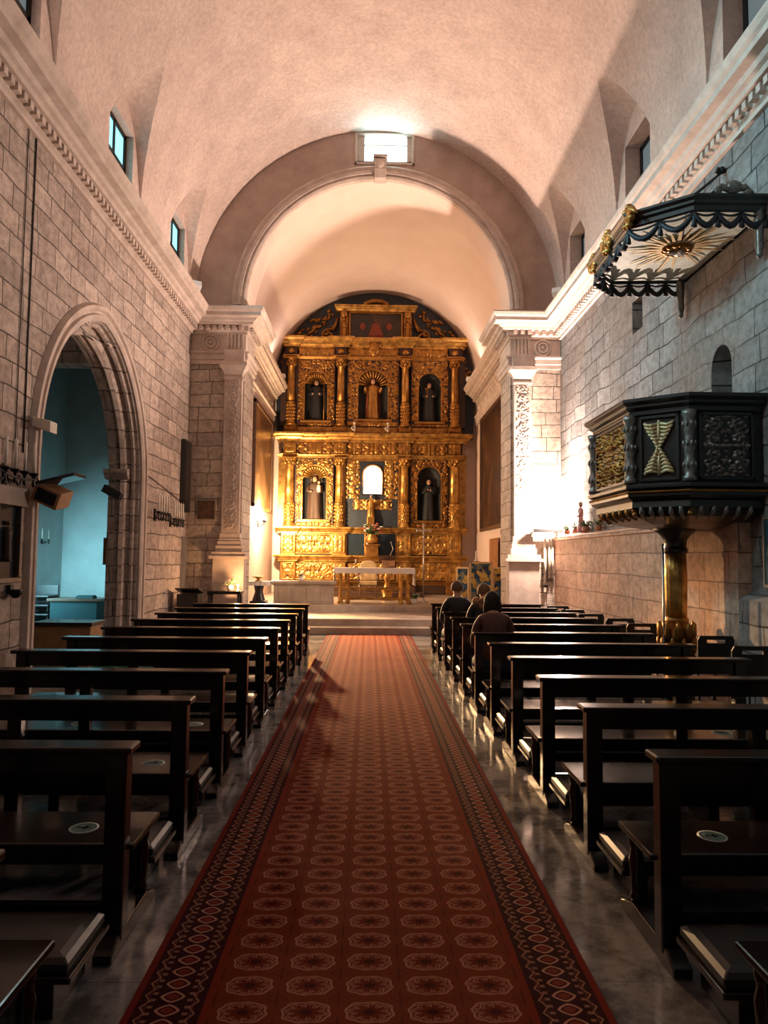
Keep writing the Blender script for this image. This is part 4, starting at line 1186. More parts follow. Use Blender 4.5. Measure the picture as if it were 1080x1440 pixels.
m = RM(); m.sweep([(-1.20, .34), (-1.20, -.02), (1.34, -.02), (1.34, .34)], pr(9.92, 10.12, .03, .12), 1); m.build('attic_cornice', G, re_)
m = RM()
for k in range(9): m.ell((.07+(k-4)*.09, .1, 10.2+.14*(1-((k-4)/4.6)**2)), (.08, .06, .08), 8)
m.build('attic_crest', GD, re_)
for e in (-1, 1):
    m = RM(); ctr = .07+e*1.58
    m.tube([(ctr+e*(.10+.028*q)*0+e*.02+(.05+.013*q)*math.cos(q*.5)*e, .22, 9.16+(.05+.011*q)*math.sin(q*.5)) for q in range(18)], [.05-.0012*q for q in range(18)], 8)
    m.tube([(ctr-e*.12, .2, 9.32), (ctr-e*.22, .18, 9.52), (ctr-e*.30, .2, 9.80)], [.07, .06, .03], 8)
    for k in range(5): m.ell((ctr+e*(.22-.09*k), .2, 9.1+.09*k), (.07, .05, .05), 8)
    m.build('volute', GD, re_)
    m = RM(); q_ = random.Random(5)
    for k in range(60):
        a = R(10+k*.85); rr = q_.uniform(.86, .985)
        m.ell((cxx+e*3.3*rr*math.cos(a), .29, 7.34+3.25*rr*math.sin(a)), (q_.uniform(.05, .13), .05, q_.uniform(.03, .06)), 7, 0, Matrix.Rotation(e*q_.uniform(-.2, 1.4), 3, 'Y'))
    m.build('side_festoon', GD, re_)

# ------------------------------------------------------------------ statues standing in the niches
def statue(label, loc, h, robe, head='hair_dark', mantle=None, halo=False, child=False, staff=False, cross=False, arms=1):
    m = MB(); s_ = h/1.6
    rings = []
    for z, w, d, yo, f in ((0, .27, .20, 0, .10), (.04, .28, .20, 0, .10), (.3, .245, .18, -.005, .10), (.6, .215, .16, -.02, .09), (.85, .20, .15, -.015, .05), (1.0, .205, .15, 0, .04), (1.15, .225, .145, 0, .03), (1.26, .235, .13, 0, .02), (1.32, .17, .11, 0, .0), (1.36, .075, .075, 0, 0), (1.40, .06, .065, -.01, 0)):
        rings.append([(s_*w*math.cos(a)*(1+f*math.cos(9*a+z*2)), s_*(yo+d*math.sin(a)*(1+f*math.cos(7*a+1+z))), s_*z) for a in [2*PI*k/32 for k in range(32)]])
    m.loft(rings, 0)
    m.ell((0, -.015*s_, 1.49*s_), (.088*s_, .10*s_, .118*s_), 14, 1)
    m.ell((0, -.115*s_, 1.485*s_), (.016*s_, .02*s_, .026*s_), 8, 1)
    m.ell((0, .02*s_, 1.525*s_), (.098*s_, .10*s_, .105*s_), 14, 2)
    for e in (-1, 1):
        if arms == 1: pts = [(e*.20, 0, 1.26), (e*.26, -.05, 1.05), (e*.13, -.19, 1.02)]
        elif arms == 2: pts = [(e*.20, 0, 1.26), (e*.29, -.06, 1.08), (e*.31, -.20, 1.18)]
        else: pts = [(e*.20, 0, 1.26), (e*.25, -.06, 1.05), (e*.05, -.18, 1.18)]
        m.tube([tuple(s_*q for q in p) for p in pts], [.085*s_, .075*s_, .06*s_], 10)
        hx, hy, hz = pts[-1]; m.ell((s_*hx, s_*(hy-.03), s_*hz), (.032*s_, .05*s_, .04*s_), 8, 1)
        for q in range(4): m.tube([(s_*(hx+(q-1.5)*.016), s_*(hy-.06), s_*hz), (s_*(hx+(q-1.5)*.016), s_*(hy-.10), s_*(hz+.02))], .008*s_, 5, 1)
        m.ell((e*.03*s_, -.108*s_, 1.505*s_), (.012*s_, .008*s_, .008*s_), 6, 2)
    o = m.build('statue', [robe, M['skin'], M[head]], None, loc)
    tag(o, label, 'statue', 'statues in the altarpiece')
    if mantle:
        k_ = MB(); rr = []
        for z, w, d in ((.10, .30, .22), (.5, .275, .20), (.9, .25, .18), (1.2, .255, .155), (1.34, .17, .12), (1.45, .12, .125), (1.58, .11, .12), (1.63, .05, .06)):
            rr.append([(s_*w*math.cos(a)*(1+.05*math.cos(11*a)), s_*(.02+d*math.sin(a)*(1+.05*math.cos(8*a))), s_*z) for a in [-.6+(PI+1.2)*k/24 for k in range(25)]])
        k_.loft(rr, 0, True, False, False); k_.build('mantle', mantle, o)
    if halo: MB().tube([(.15*s_*math.cos(a), .06*s_, s_*1.53+.15*s_*math.sin(a)) for a in [2*PI*k/20 for k in range(20)]], .012, 6, closed=True).build('halo', G, o)
    if child:
        c = MB(); c.loft([[(s_*(.16+w*math.cos(a)), s_*(-.22+w*math.sin(a)), s_*z) for a in [2*PI*k/14 for k in range(14)]] for z, w in ((1.0, .06), (1.1, .08), (1.24, .07), (1.28, .03))]); c.ell((s_*.16, s_*-.23, s_*1.36), .062*s_, 10, 1)
        c.tube([(s_*.16, s_*-.25, s_*1.22), (s_*.22, s_*-.33, s_*1.22)], .025*s_, 6, 1); c.build('child_figure', [M['robe_white'], M['skin']], o)
    if staff: MB().tube([(s_*.31, -.24*s_, 0), (s_*.31, -.24*s_, 1.55*s_)], .014, 6).build('staff', GD, o)
    if cross:
        c = MB(); c.tube([(-.1*s_, -.24*s_, .95*s_), (-.1*s_, -.24*s_, 1.45*s_)], .014, 6); c.tube([(-.2*s_, -.24*s_, 1.32*s_), (0, -.24*s_, 1.32*s_)], .014, 6); c.build('hand_cross', GD, o)
    return o
yN = RY_+.15
statue('brown-robed saint holding a child in the lower left lit niche', (RX-1.895, yN, 2.925), 1.42, M['robe_brown'], 'hair_dark', M['robe_brown'], True, True, False, False, 1)
statue('dark robed saint in the lower right shadowed niche', (RX+1.895, yN, 2.925), 1.36, M['robe_black'], 'hair_dark', M['robe_black'], False, False, False, False, 3)
statue('dark robed saint with a staff in the upper left niche', (RX-1.895, yN, 6.225), 1.36, M['robe_black'], 'hair_grey', None, False, False, True, False, 1)
statue('gilded and red robed figure in the upper central niche', (RX, yN, 6.285), 1.38, M['gold_dark'], 'hair_dark', M['robe_red'], True, False, False, False, 2)
statue('black robed saint with a hand cross in the upper right niche', (RX+1.895, yN, 6.225), 1.32, M['robe_black'], 'hair_dark', M['robe_black'], False, False, False, True, 1)
statue('small golden figure under the bright arched window of the altarpiece', (RX-.03, RY_-.16, 3.0), .72, M['gold'], 'hair_dark', None, False, False, False, False, 2)
cs = MB(); cs.box(-.12, .12, -.09, .09, 0, .34); tag(cs.build('statue_plinth', GD, None, (RX-.03, RY_-.16, 2.66), bevel=.01), 'small gilded plinth under the little golden figure of the altarpiece', 'plinth')

# ------------------------------------------------------------------ flowers
def bouquet(label, loc, r, cols, n=26, vase=None, seed=1, group=None):
    q = random.Random(seed)
    t = thing('flower_arrangement', label, 'flowers', loc, 0, group)
    v = MB(); v.lathe([(.35*r, 0), (.55*r, .25*r), (.6*r, .6*r), (.4*r, .85*r), (.48*r, .95*r)], (0,0,0), 16); v.build('vase', vase or M['clay'], t)
    lf = MB(); fl_ = MB()
    for k in range(n):
        a = q.uniform(0, 2*PI); e = q.uniform(.1, 1.25); rr = r*q.uniform(.7, 1.15)
        p = Vector((rr*math.cos(a)*math.cos(e), rr*math.sin(a)*math.cos(e), .95*r+rr*math.sin(e)))
        lf.tube([(0, 0, .8*r), tuple(p)], .008, 5)
        if k % 2:
            for w_ in range(5): fl_.ell(p+Vector((.09*r*math.cos(w_*1.256), .09*r*math.sin(w_*1.256), 0)), (.1*r, .1*r, .06*r), 6, k//2 % len(cols))
        else:
            d = Vector((math.cos(a), math.sin(a), .5)).normalized(); n_ = d.orthogonal().normalized()
            lf.tube([tuple(p-d*.2*r), tuple(p), tuple(p+d*.25*r-Vector((0,0,.08*r)))], [.01, .07*r, .005], 5)
    lf.build('foliage', M['leaf'], t); fl_.build('blossoms', [M[c] for c in cols], t)
bouquet('pink and white bouquet on the altarpiece ledge below the bright window', (RX+.02, RY_-.52, 2.1), .0+.34, ['petal_pink', 'petal_white', 'petal_red'], 40, G, 3)
fs = MB(); fs.box(-.2, .2, -.15, .15, 1.72-2.1, 0); fs.box(-.26, .26, -.19, .19, -.05, 0.0); tag(fs.build('flower_stand', GD, None, (RX+.02, RY_-.52, 2.1), bevel=.01), 'gilded stand carrying the bouquet in front of the altarpiece tabernacle', 'stand')

# ------------------------------------------------------------------ altar table
al = thing('altar_table', 'gold framed altar table standing on the chancel platform', 'altar', (.15, 18.95, PZ))
MB().box(-1.02, 1.02, -.42, .42, .86, .92).build('table_top', G, al, bevel=.008)
for sx in (-1, 1):
    for x in (.90, .70):
        for y in (-.34, .34):
            m = MB(); m.lathe([(.055, 0), (.055, .06), (.03, .09), (.045, .16), (.03, .22), (.035, .5), (.045, .66), (.03, .72), (.05, .78), (.05, .86)], (sx*x, y, 0), 14); m.build('leg', G, al)
m = MB()
for y in (-.34, .34): m.box(-.92, .92, y-.025, y+.025, .10, .15); m.box(-.92, .92, y-.025, y+.025, .36, .40)
for x in (-.92, .92): m.box(x-.025, x+.025, -.36, .36, .10, .15)
m.build('stretcher', G, al, bevel=.006)
m = MB(); m.box(-1.05, 1.05, -.44, .44, .921, .928)
def lace(u, z): return z
for sx in (-1, 1): m.grid(lambda a, b: (sx*(1.055+.012*math.sin(a*18)*b), -.44+.88*a, .928-.46*b), 24, 8)
m.grid(lambda a, b: (-1.05+2.1*a, -.447-.004*math.sin(a*90)*b, .928-(.13+.02*abs(math.sin(a*40)))*b), 120, 3)
m.grid(lambda a, b: (-1.05+2.1*a, .447, .928-.13*b), 20, 2)
c = m.build('altar_cloth', M['linen'], None, (.15, 18.95, PZ)); tag(c, 'white lace-edged cloth draped over the altar table', 'cloth')
m = MB(); m.box(-.16, .16, -.10, .10, 0, .02)
for e in (-1, 1): m.add([(0, -.14, .05), (e*.17, -.14, .06), (e*.17, .08, .20), (0, .08, .19), (0, -.12, .035), (e*.17, -.12, .045), (e*.17, .10, .185), (0, .10, .175)], [(0,1,2,3),(7,6,5,4),(0,4,5,1),(1,5,6,2),(2,6,7,3),(3,7,4,0)])
m.box(-.02, .02, -.02, .06, 0, .12)
tag(m.build('book_stand', M['wood_light'], None, (.52, 18.98, PZ+.93), bevel=.004), 'open book on a small wooden stand on the altar', 'book stand')
m = MB(); m.lathe([(.07, 0), (.075, .02), (.02, .04), (.02, .10), (.045, .12)], (0,0,0), 14); 
o = m.build('altar_candlestick', G, None, (-.35, 18.95, PZ+.93)); tag(o, 'small gold candlestick standing on the altar cloth', 'candlestick')
MB().lathe([(.022, .12), (.022, .22), (.002, .225)], (0,0,0), 10).build('candle', M['wax'], o)
# gilded pedestal lectern behind the altar
ld = thing('gilded_lectern', 'slim gilded pedestal lectern behind the altar table', 'lectern', (.52, 20.2, PZ+.0))
m = MB(); m.lathe([(.20, 0), (.20, .06), (.12, .12), (.15, .26), (.08, .40), (.06, .5), (.10, .62), (.06, .72), (.05, 1.05), (.08, 1.12)], (0,0,0), 18, 0, lambda a, z: 1+.08*math.cos(8*a)); m.build('pedestal', G, ld)
m = MB(); m.add([(x, y, z+q) for q in (0, .03) for x, y, z in ((-.24, -.18, 1.24), (.24, -.18, 1.24), (.24, .16, 1.10), (-.24, .16, 1.10))], [(3,2,1,0),(4,5,6,7),(0,1,5,4),(1,2,6,5),(2,3,7,6),(3,0,4,7)]); m.build('reading_board', M['brown'], ld, bevel=.006)
m = MB(); m.tube([(.05, 0, 1.2), (.16, .02, 1.45), (.10, .05, 1.62)], .008, 6); m.ell((.10, .05, 1.63), (.018, .018, .03), 8); m.build('microphone', M['steel'], ld)
# priest chair
pc_ = thing('presider_chair', 'upholstered gold armchair behind the altar table', 'chair', (-.02, 21.2, PZ))
m = MB(); m.box(-.27, .27, -.25, .25, .40, .50); m.build('seat', M['gold_pale'], pc_, bevel=.02)
m = MB(); m.prism(arch_pts(.25, .95, .16, 8, .52), .20, .27, 0, lambda u, v, w: (u, w, v)); m.build('backrest', M['gold_pale'], pc_, bevel=.02)
for sx in (-1, 1):
    for y in (-.22, .22): MB().tube([(sx*.25, y, .40), (sx*.22, y, .2), (sx*.26, y, 0)], [.035, .022, .028], 8).build('leg', M['brown'], pc_)
    MB().tube([(sx*.27, .22, .72), (sx*.29, -.05, .70), (sx*.28, -.24, .66), (sx*.27, -.23, .42)], .025, 8).build('armrest', M['brown'], pc_)
# steps of the high altar behind
hs_ = MB(); hs_.box(-1.35, 1.45, 22.2, 23.3, PZ, PZ+.28); hs_.box(-1.6, 1.7, 21.8, 22.21, PZ, PZ+.14); struct('altar_step', hs_, M['brown'], bevel=.012)
# processional cross
cr = thing('processional_cross', 'tall silver processional cross on a stand right of the altar', 'cross', (1.47, 19.15, PZ))
MB().lathe([(.16, 0), (.16, .03), (.05, .06), (.03, .12)], (0,0,0), 18).build('base', M['steel'], cr)
MB().tube([(0,0,.1), (0,0,1.75)], .016, 8).build('pole', M['steel'], cr)
m = MB(); m.ell((0, 0, 1.76), (.03, .03, .04), 10); m.tube([(0,0,1.74), (0,0,2.08)], .018, 8); m.tube([(-.16,0,1.94), (.16,0,1.94)], .018, 8)
for p in ((-.17, 1.94), (.17, 1.94), (0, 2.10)):
    for k in range(3): m.ell((p[0]+.022*math.cos(2.1*k), 0, p[1]+.022*math.sin(2.1*k)), .024, 8)
m.build('cross_head', M['steel'], cr)
bouquet('small white bouquet in a pale pot beside the right altar leg', (1.20, 18.62, PZ), .15, ['petal_white'], 18, M['white'], 5)
bouquet('white bouquet standing on the marble wall left of the altar', (-1.75, 18.52, 1.07), .12, ['petal_white', 'petal_pink'], 18, M['white'], 9)
# painted folding screen on the right
sc_ = thing('folding_screen', 'gold framed blue and yellow painted folding screen behind the seated people', 'screen', (2.93, 18.6, PZ))
for x0, x1, y0, y1 in ((-.62, -.30, .18, 0), (-.30, .30, 0, 0), (.30, .62, 0, .18)):
    d = Vector((x1-x0, y1-y0, 0)); L = d.length; d.normalize(); n_ = Vector((d.y, -d.x, 0))
    hh = 1.12 if x0 == -.30 else .98
    def pb(m, u0, u1, z0, z1, t0, t1):
        vs = [Vector((x0, y0, 0))+d*u+n_*t+Vector((0,0,z)) for z in (z0, z1) for t in (t0, t1) for u in (u0, u1)]
        m.add(vs, [(0,2,3,1),(4,5,7,6),(0,1,5,4),(2,6,7,3),(0,4,6,2),(1,3,7,5)])
    m = MB(); pb(m, .03, L-.03, .06, hh-.03, -.012, .012); m.build('painted_leaf', M['screen'], sc_)
    m = MB()
    for a in ((0, .045, 0, hh), (L-.045, L, 0, hh), (0, L, hh-.05, hh), (0, L, .03, .08)): pb(m, *a, -.025, .025)
    m.build('leaf_frame', M['gold_pale'], sc_, bevel=.006)
m = MB(); m.lathe([(.05, 0), (.05, .02), (.02, .04), (.03, .07), (.018, .09), (.018, .26), (.004, .28)], (0,0,0), 12)
tag(m.build('candle', M['wax'], None, (2.86, 19.0, PZ+1.13)), 'white candle on a post behind the painted folding screen', 'candle')
m = MB(); m.box(-.06, .06, -.06, .06, 0, 1.09); m.box(-.10, .10, -.10, .10, 1.09, 1.13); m.box(-.12, .12, -.12, .12, 0, .05)
tag(m.build('candle_post', M['brown'], None, (2.86, 19.0, PZ), bevel=.006), 'brown wooden post behind the folding screen carrying the candle', 'stand')
# marble wall with cap on the left of the platform
mw = thing('marble_parapet', 'low grey marble wall with a moulded cap left of the altar', 'parapet', (-1.66, 18.5, PZ))
m = MB(); m.box(-.78, .76, -.09, .09, 0, .46)
for k in range(4): m.box(-.66+k*.36, -.40+k*.36, -.10, .10, .06, .40)
m.build('panels', M['step'], mw, bevel=.008)
m = MB(); m.loft([[(-.82-e, -.13-e, z), (.80+e, -.13-e, z), (.80+e, .13+e, z), (-.82-e, .13+e, z)] for e, z in ((-.03, .46), (0, .49), (.03, .52), (.03, .58), (0, .59))], 0, False); m.build('cap', M['step'], mw)
# credence pedestal with a cloth, dish
cp = thing('credence_table', 'dark wooden pedestal table at the left chancel wall', 'table', (-2.80, 18.3, PZ))
m = MB(); m.box(-.20, .20, -.20, .20, 0, .08); m.lathe([(.17, .08), (.15, .14), (.10, .3), (.13, .45), (.16, .5)], (0,0,0), 20); m.build('pedestal', M['black_wood'], cp, bevel=.006)
m = MB(); m.box(-.26, .26, -.24, .24, .50, .56); m.build('table_top', M['black_wood'], cp, bevel=.006)
m = MB(); m.box(-.28, .28, -.26, .26, .561, .568)
m.grid(lambda a, b: (-.28+.56*a, -.265-.01*math.sin(a*30)*b, .566-.10*b), 30, 3); m.grid(lambda a, b: (.283+.01*math.sin(a*26)*b, -.26+.52*a, .566-.10*b), 30, 3)
tag(m.build('table_cloth', M['linen'], None, (-2.80, 18.3, PZ)), 'white cloth on the dark pedestal table at the left chancel wall', 'cloth')
m = MB(); m.lathe([(.08, 0), (.09, .01), (.04, .03), (.05, .06), (.16, .11), (.165, .12)], (0,0,0), 20); tag(m.build('offering_dish', G, None, (-2.82, 18.3, PZ+.57)), 'gold footed dish on the white cloth of the pedestal table', 'dish')

# ------------------------------------------------------------------ paintings in the chancel
for side, y0, y1, z0, z1, mt, lb in ((-1, 19.5, 23.0, 3.05, 6.05, 'oil_warm', 'large framed oil painting high on the left chancel wall'), (1, 18.6, 22.4, 2.52, 6.1, 'oil_dark', 'large dark framed oil painting on the right chancel wall')):
    xw = CL if side < 0 else CR; ym, zm = (y0+y1)/2, (z0+z1)/2
    p = thing('oil_painting', lb, 'painting', (xw-side*.002, ym, zm))
    hy_, hz_ = (y1-y0)/2, (z1-z0)/2; s_ = -side
    m = MB(); xa, xb = sorted((s_*.02, s_*.05)); m.box(xa, xb, -hy_+.08, hy_-.08, -hz_+.08, hz_-.08); m.build('canvas', M[mt], p)
    m = MB(); xa, xb = sorted((0, s_*.09))
    for a in ((-hy_, hy_, -hz_, -hz_+.11), (-hy_, hy_, hz_-.11, hz_), (-hy_, -hy_+.11, -hz_, hz_), (hy_-.11, hy_, -hz_, hz_)): m.box(xa, xb, *a)
    m.build('frame', M['brown'], p, bevel=.015)
# bracket lamp under the right painting and orange curtain below
m = MB(); m.box(-.12, 0, -.06, .06, -.06, .06); m.tube([(-.06, 0, .05), (-.10, 0, .22)], .02, 8); tag(m.build('wall_bracket', M['iron'], None, (CR, 18.6, 2.38), bevel=.01), 'small dark bracket on the right chancel wall under the painting', 'bracket')
m = MB(); m.grid(lambda a, b: (CR-.06-.03*math.sin(a*34), 19.3+1.3*a, PZ+.02+1.72*b), 50, 4); m.tube([(CR-.05, 19.2, PZ+1.76), (CR-.05, 20.7, PZ+1.76)], .018, 8)
tag(m.build('door_curtain', M['curtain'], None), 'orange curtain hanging on the right chancel wall below the painting', 'curtain')
# ------------------------------------------------------------------ wall sconces with candles
def sconce(y, z, lb, x=XL, side=1, n=4):
    t = thing('candle_sconce', lb, 'sconce', (x, y, z), 0, 'iron candle sconces')
    m = MB(); m.box(0, .02, -.05, .05, -.10, .14); m.build('back_plate', M['iron'], t, bevel=.004)
    m = MB(); m.tube([(0, 0, -.02), (side*.10, 0, -.06), (side*.18, 0, 0)], .014, 8)
    m.tube([(side*.18, -.36+.72*k/16, .0-.03*math.sin(PI*k/16)) for k in range(17)], .014, 8)
    for e in (-1, 1):
        m.tube([(side*.18, e*.40+.05*math.cos(q*.55), -.03+.05*math.sin(q*.55)) for q in range(12)], .009, 6)
        m.tube([(side*.12, e*(.05+.12*q/8), -.05-.05*math.sin(q*.5)) for q in range(9)], .010, 6)
    for k in range(n):
        yy = -.33+.66*k/(n-1)
        m.lathe([(.008, -.12), (.022, -.09), (.012, -.05), (.02, 0), (.055, .03), (.06, .045), (.02, .05)], (side*.18, yy, .02), 10)
    m.build('scroll_arm', M['iron'], t)
    for k in range(n):
        yy = -.33+.66*k/(n-1); c = MB(); c.lathe([(.018, .06), (.017, .40), (.004, .41)], (side*.18, yy, 0), 10); c.tube([(side*.18, yy, .40), (side*.18, yy, .43)], .003, 4)
        c.build('candle', M['wax'], t)
    return t
sconce(8.15, 2.58, 'iron candle sconce on the left wall at the left edge of the photo')
sconce(13.85, 2.45, 'iron candle sconce just beyond the pointed arch on the left wall, nearer of two', n=5)
sconce(14.95, 2.38, 'iron candle sconce on the left wall, farther of two towards the altar', n=5)
# glazed display cabinet let into the wall at the left edge
nc = thing('display_cabinet', 'shallow wall cabinet with dark glazed doors at the left edge of the photo', 'cabinet', (XL, 7.95, 0))
m = MB(); m.box(0, .10, -.62, .52, 1.36, 1.42); m.box(0, .13, -.66, .56, 2.24, 2.46)
for y in (-.62, -.08, .46): m.box(0, .09, y, y+.06, 1.42, 2.24)
m.build('frame', M['brown'], nc, bevel=.008)
for y in (-.56, -.02): MB().box(.02, .035, y, y+.48, 1.42, 2.24).build('glass_door', M['glass_dark'], nc)
m = MB(); m.lathe([(.05, 1.6), (.045, 1.7), (.04, 1.85), (.05, 1.95), (.02, 2.0)], (.06, .22, 0), 12); m.ell((.06, .22, 2.04), .03, 10); m.build('small_figure', M['robe_brown'], nc)
m = MB(); m.box(0, .05, -.04, .04, -.05, .05); m.lathe([(.03, -.10), (.07, -.05), (.075, .0), (.06, .0)], (.09, 0, 0), 14); tag(m.build('holy_water_stoup', M['iron'], None, (XL, 8.35, 1.28), bevel=.004), 'small dark stoup on the left wall below the glazed cabinet', 'stoup')
m = MB()
for y in (8.55,): m.tube([(XL+.012, y, 2.9), (XL+.012, y, 6.8)], .010, 6)
m.tube([(XL+.012, 8.35, 2.9), (XL+.012, 8.35, 6.8)], .007, 6)
tag(m.build('wall_cable', M['pad'], None), 'pair of thin dark cables running up the left wall above the cabinet', 'cable')
m = MB(); m.tube([(XL+.012, 12.98+.03*k, 3.16-.03*k) for k in range(20)]+[(XL+.012, 13.6+.12*k, 2.6+.13-.015*k) for k in range(1, 2)], .008, 6)
m = MB(); m.tube([(XL+.012, 13.3, 3.18), (XL+.012, 14.3, 3.06), (XL+.012, 15.3, 2.92), (XL+.012, 15.9, 2.84)], .010, 6)
tag(m.build('wall_cable', M['pad'], None), 'thin dark cable sloping along the left wall above the far sconces', 'cable')
# flood lamp and loudspeakers round the pointed arch
m = MB(); m.box(-.02, .04, -.04, .04, -.03, .03); m.prism([(.04, -.05), (.04, .07), (.26, .02), (.26, -.12)], -.10, .10, 0, lambda u, v, w: (u, w, v)); tag(m.build('flood_lamp', M['cream'], None, (XL, 8.78, 3.30), bevel=.008), 'small cream flood lamp high on the near jamb of the pointed arch', 'lamp')
sp = thing('wall_loudspeaker', 'tilted boxy loudspeaker on a bracket at the near jamb of the arch', 'loudspeaker', (XL, 8.80, 2.42))
m = MB(); m.box(0, .14, -.02, .02, -.02, .02); m.build('bracket', M['iron'], sp)
m = MB(); m.x = Matrix.Translation((.26, 0, 0)) @ Matrix.Rotation(R(24), 4, 'Y') @ Matrix.Rotation(R(12), 4, 'X'); m.box(-.17, .17, -.14, .18, -.12, .10); m.build('cabinet', M['wood_light'], sp, bevel=.01)
m = MB(); m.x = Matrix.Translation((.26, 0, 0)) @ Matrix.Rotation(R(24), 4, 'Y') @ Matrix.Rotation(R(12), 4, 'X'); m.box(-.13, .13, -.15, -.13, -.09, .07); m.build('grille', M['pad'], sp, bevel=.01)
m = MB(); m.x = Matrix.Translation((.26, 0, .08)) @ Matrix.Rotation(R(-14), 4, 'Y'); m.box(-.12, .36, -.16, .20, .06, .10); m.build('cover_board', M['glass_dark'], sp, bevel=.006)
m = MB(); m.x = Matrix.Rotation(R(28), 4, 'Y'); m.box(.0, .34, -.08, .08, -.07, .07); tag(m.build('wall_loudspeaker', M['pad'], None, (XL-.50, 12.55, 2.86), bevel=.01), 'small black loudspeaker on the far jamb inside the pointed arch', 'loudspeaker')
# chapel furniture
tb = thing('chapel_table', 'table with a blue-green front in the side chapel beyond the arch', 'table', (-5.45, 13.6, 0))
MB().box(-.48, .48, -.30, .30, .82, .87).build('table_top', M['brown'], tb, bevel=.006)
MB().box(-.43, .43, -.26, .26, .05, .82).build('front_panel', M['teal_cloth'], tb, bevel=.006)
m = MB(); m.box(-.16, .16, -.10, .10, 0, .03); m.box(-.15, .15, -.09, .09, .03, .05)
tag(m.build('book', M['teal_cloth'], None, (-5.3, 13.55, .871), bevel=.004), 'closed book lying on the chapel table', 'book')
ck = None
def stack_chair(x, y, z, lb):
    global ck
    if ck is None:
        t = thing('folded_chair', lb, 'chair', (x, y, z), 0, 'black chairs stacked in the chapel')
        m = MB(); m.box(-.22, .22, -.22, .22, .0, .04); m.build('seat', M['plastic'], t, bevel=.012)
        m = MB(); m.box(-.22, .22, .20, .24, .04, .22); m.build('backrest', M['plastic'], t, bevel=.012)
        for e in (-1, 1): MB().tube([(e*.20, -.2, .0), (e*.22, -.24, -.12)], .012, 6).build('leg', M['iron'], t)
        ck = t
    else: dup(ck, (x, y, z), 0, lb)
for k, nm in enumerate(('lowest', 'second lowest', 'middle', 'second highest', 'topmost')): stack_chair(-6.15, 13.6, .20+.17*k, '%s black chair in the stack beside the chapel table' % nm)
m = MB(); m.box(-.28, .28, -.26, .26, 0, .08); tag(m.build('chair_dolly', M['iron'], None, (-6.15, 13.6, 0), bevel=.006), 'low dark dolly under the chair stack in the chapel', 'trolley')
t = thing('wooden_cabinet', 'low light wooden cabinet with dark top seen through the pointed arch', 'cabinet', (-4.55, 11.0, 0))
MB().box(-.42, .42, -.25, .25, 0, .62).build('body', M['wood_light'], t, bevel=.008); MB().box(-.45, .45, -.28, .28, .62, .68).build('top', M['black_wood'], t, bevel=.006)
for e in (-1, 1): MB().box(e*.21-.18, e*.21+.18, -.265, -.245, .06, .58).build('door', M['wood_light'], t, bevel=.004)
sconce(14.6, 1.95, 'small dark candle sconce on the chapel wall seen through the arch', x=-6.66, n=2).scale = (.45, .45, .6)
m = MB(); m.box(-.02, .02, -.14, .14, -.24, .24); m.box(.018, .026, -.10, .10, -.20, .20); tag(m.build('small_picture', M['oil_small'], None, (XL-.52, 12.85, 1.75), bevel=.004), 'small dark picture on the far jamb inside the chapel', 'picture')
for i, (x, y, lb) in enumerate(((-2.75, 8.52, 'green cloth lying on the sixth pew left of the carpet'), (-2.55, 7.5, 'green cloth lying on the fifth pew left of the carpet'))):
    m = MB(); m.grid(lambda a, b: ((a-.5)*.8, (b-.5)*.32, .43+.16*math.sin(PI*a)**.5*math.sin(PI*b)**.5*(1+.22*math.sin(a*17+b*9))), 30, 14)
    m.grid(lambda a, b: ((a-.5)*.8, (.5-b)*.32, .429), 4, 4)
    tag(m.build('folded_cloth', M['green_cloth'], None, (x, y, 0)), lb, 'cloth', 'green cloths on the left pews')
# corner by the left pier
m = MB(); m.box(0, .09, -.28, .28, -.80, .80); m.box(.09, .10, -.22, .22, -.74, .74)
tag(m.build('dark_picture', M['black_wood'], None, (XL+.006, 15.9, 3.45), bevel=.008), 'tall dark framed panel on the left wall close to the arch pier', 'picture')
m = MB(); m.box(0, .09, -.07, .07, -.60, .60); m.box(.09, .095, -.055, .055, -.56, .56); tag(m.build('column_loudspeaker', M['steel'], None, (XL, 15.95, 1.50), bevel=.008), 'slim grey column loudspeaker low on the left wall by the arch pier', 'loudspeaker')
p = thing('small_painting', 'small dark square painting on the stone pier left of the arch', 'painting', (-3.735, YE-.22, 2.73))
m = MB(); 
for a in ((-.19, .19, -.21, -.17), (-.19, .19, .17, .21), (-.19, -.15, -.21, .21), (.15, .19, -.21, .21)): m.box(a[0], a[1], -.04, .02, a[2], a[3])
m.build('frame', M['brown'], p, bevel=.005); MB().box(-.16, .16, -.02, .0, -.18, .18).build('canvas', M['oil_small'], p)
t = thing('kneeling_desk', 'dark wooden kneeling desk in the corner by the left pier', 'desk', (-3.78, 15.2, 0))
MB().box(-.22, .22, -.20, .20, .10, .88).build('body', M['black_wood'], t, bevel=.008)
m = MB(); m.add([(x, y, z+q) for q in (0, .03) for x, y, z in ((-.25, -.24, .98), (.25, -.24, .98), (.25, .22, .88), (-.25, .22, .88))], [(3,2,1,0),(4,5,6,7),(0,1,5,4),(1,2,6,5),(2,3,7,6),(3,0,4,7)]); m.build('sloping_top', M['black_wood'], t, bevel=.006)
MB().box(-.24, .24, -.5, -.18, 0, .10).build('kneeler_step', M['black_wood'], t, bevel=.008)
t = thing('console_table', 'narrow dark console table in front of the left pier', 'table', (-3.12, 15.62, 0))
MB().box(-.36, .36, -.17, .17, .86, .93).build('table_top', M['black_wood'], t, bevel=.008)
for e in (-1, 1):
    for y in (-.13, .13): MB().tube([(e*.31, y, .86), (e*.33, y, .4), (e*.31, y, 0)], [.03, .02, .025], 8).build('leg', M['black_wood'], t)
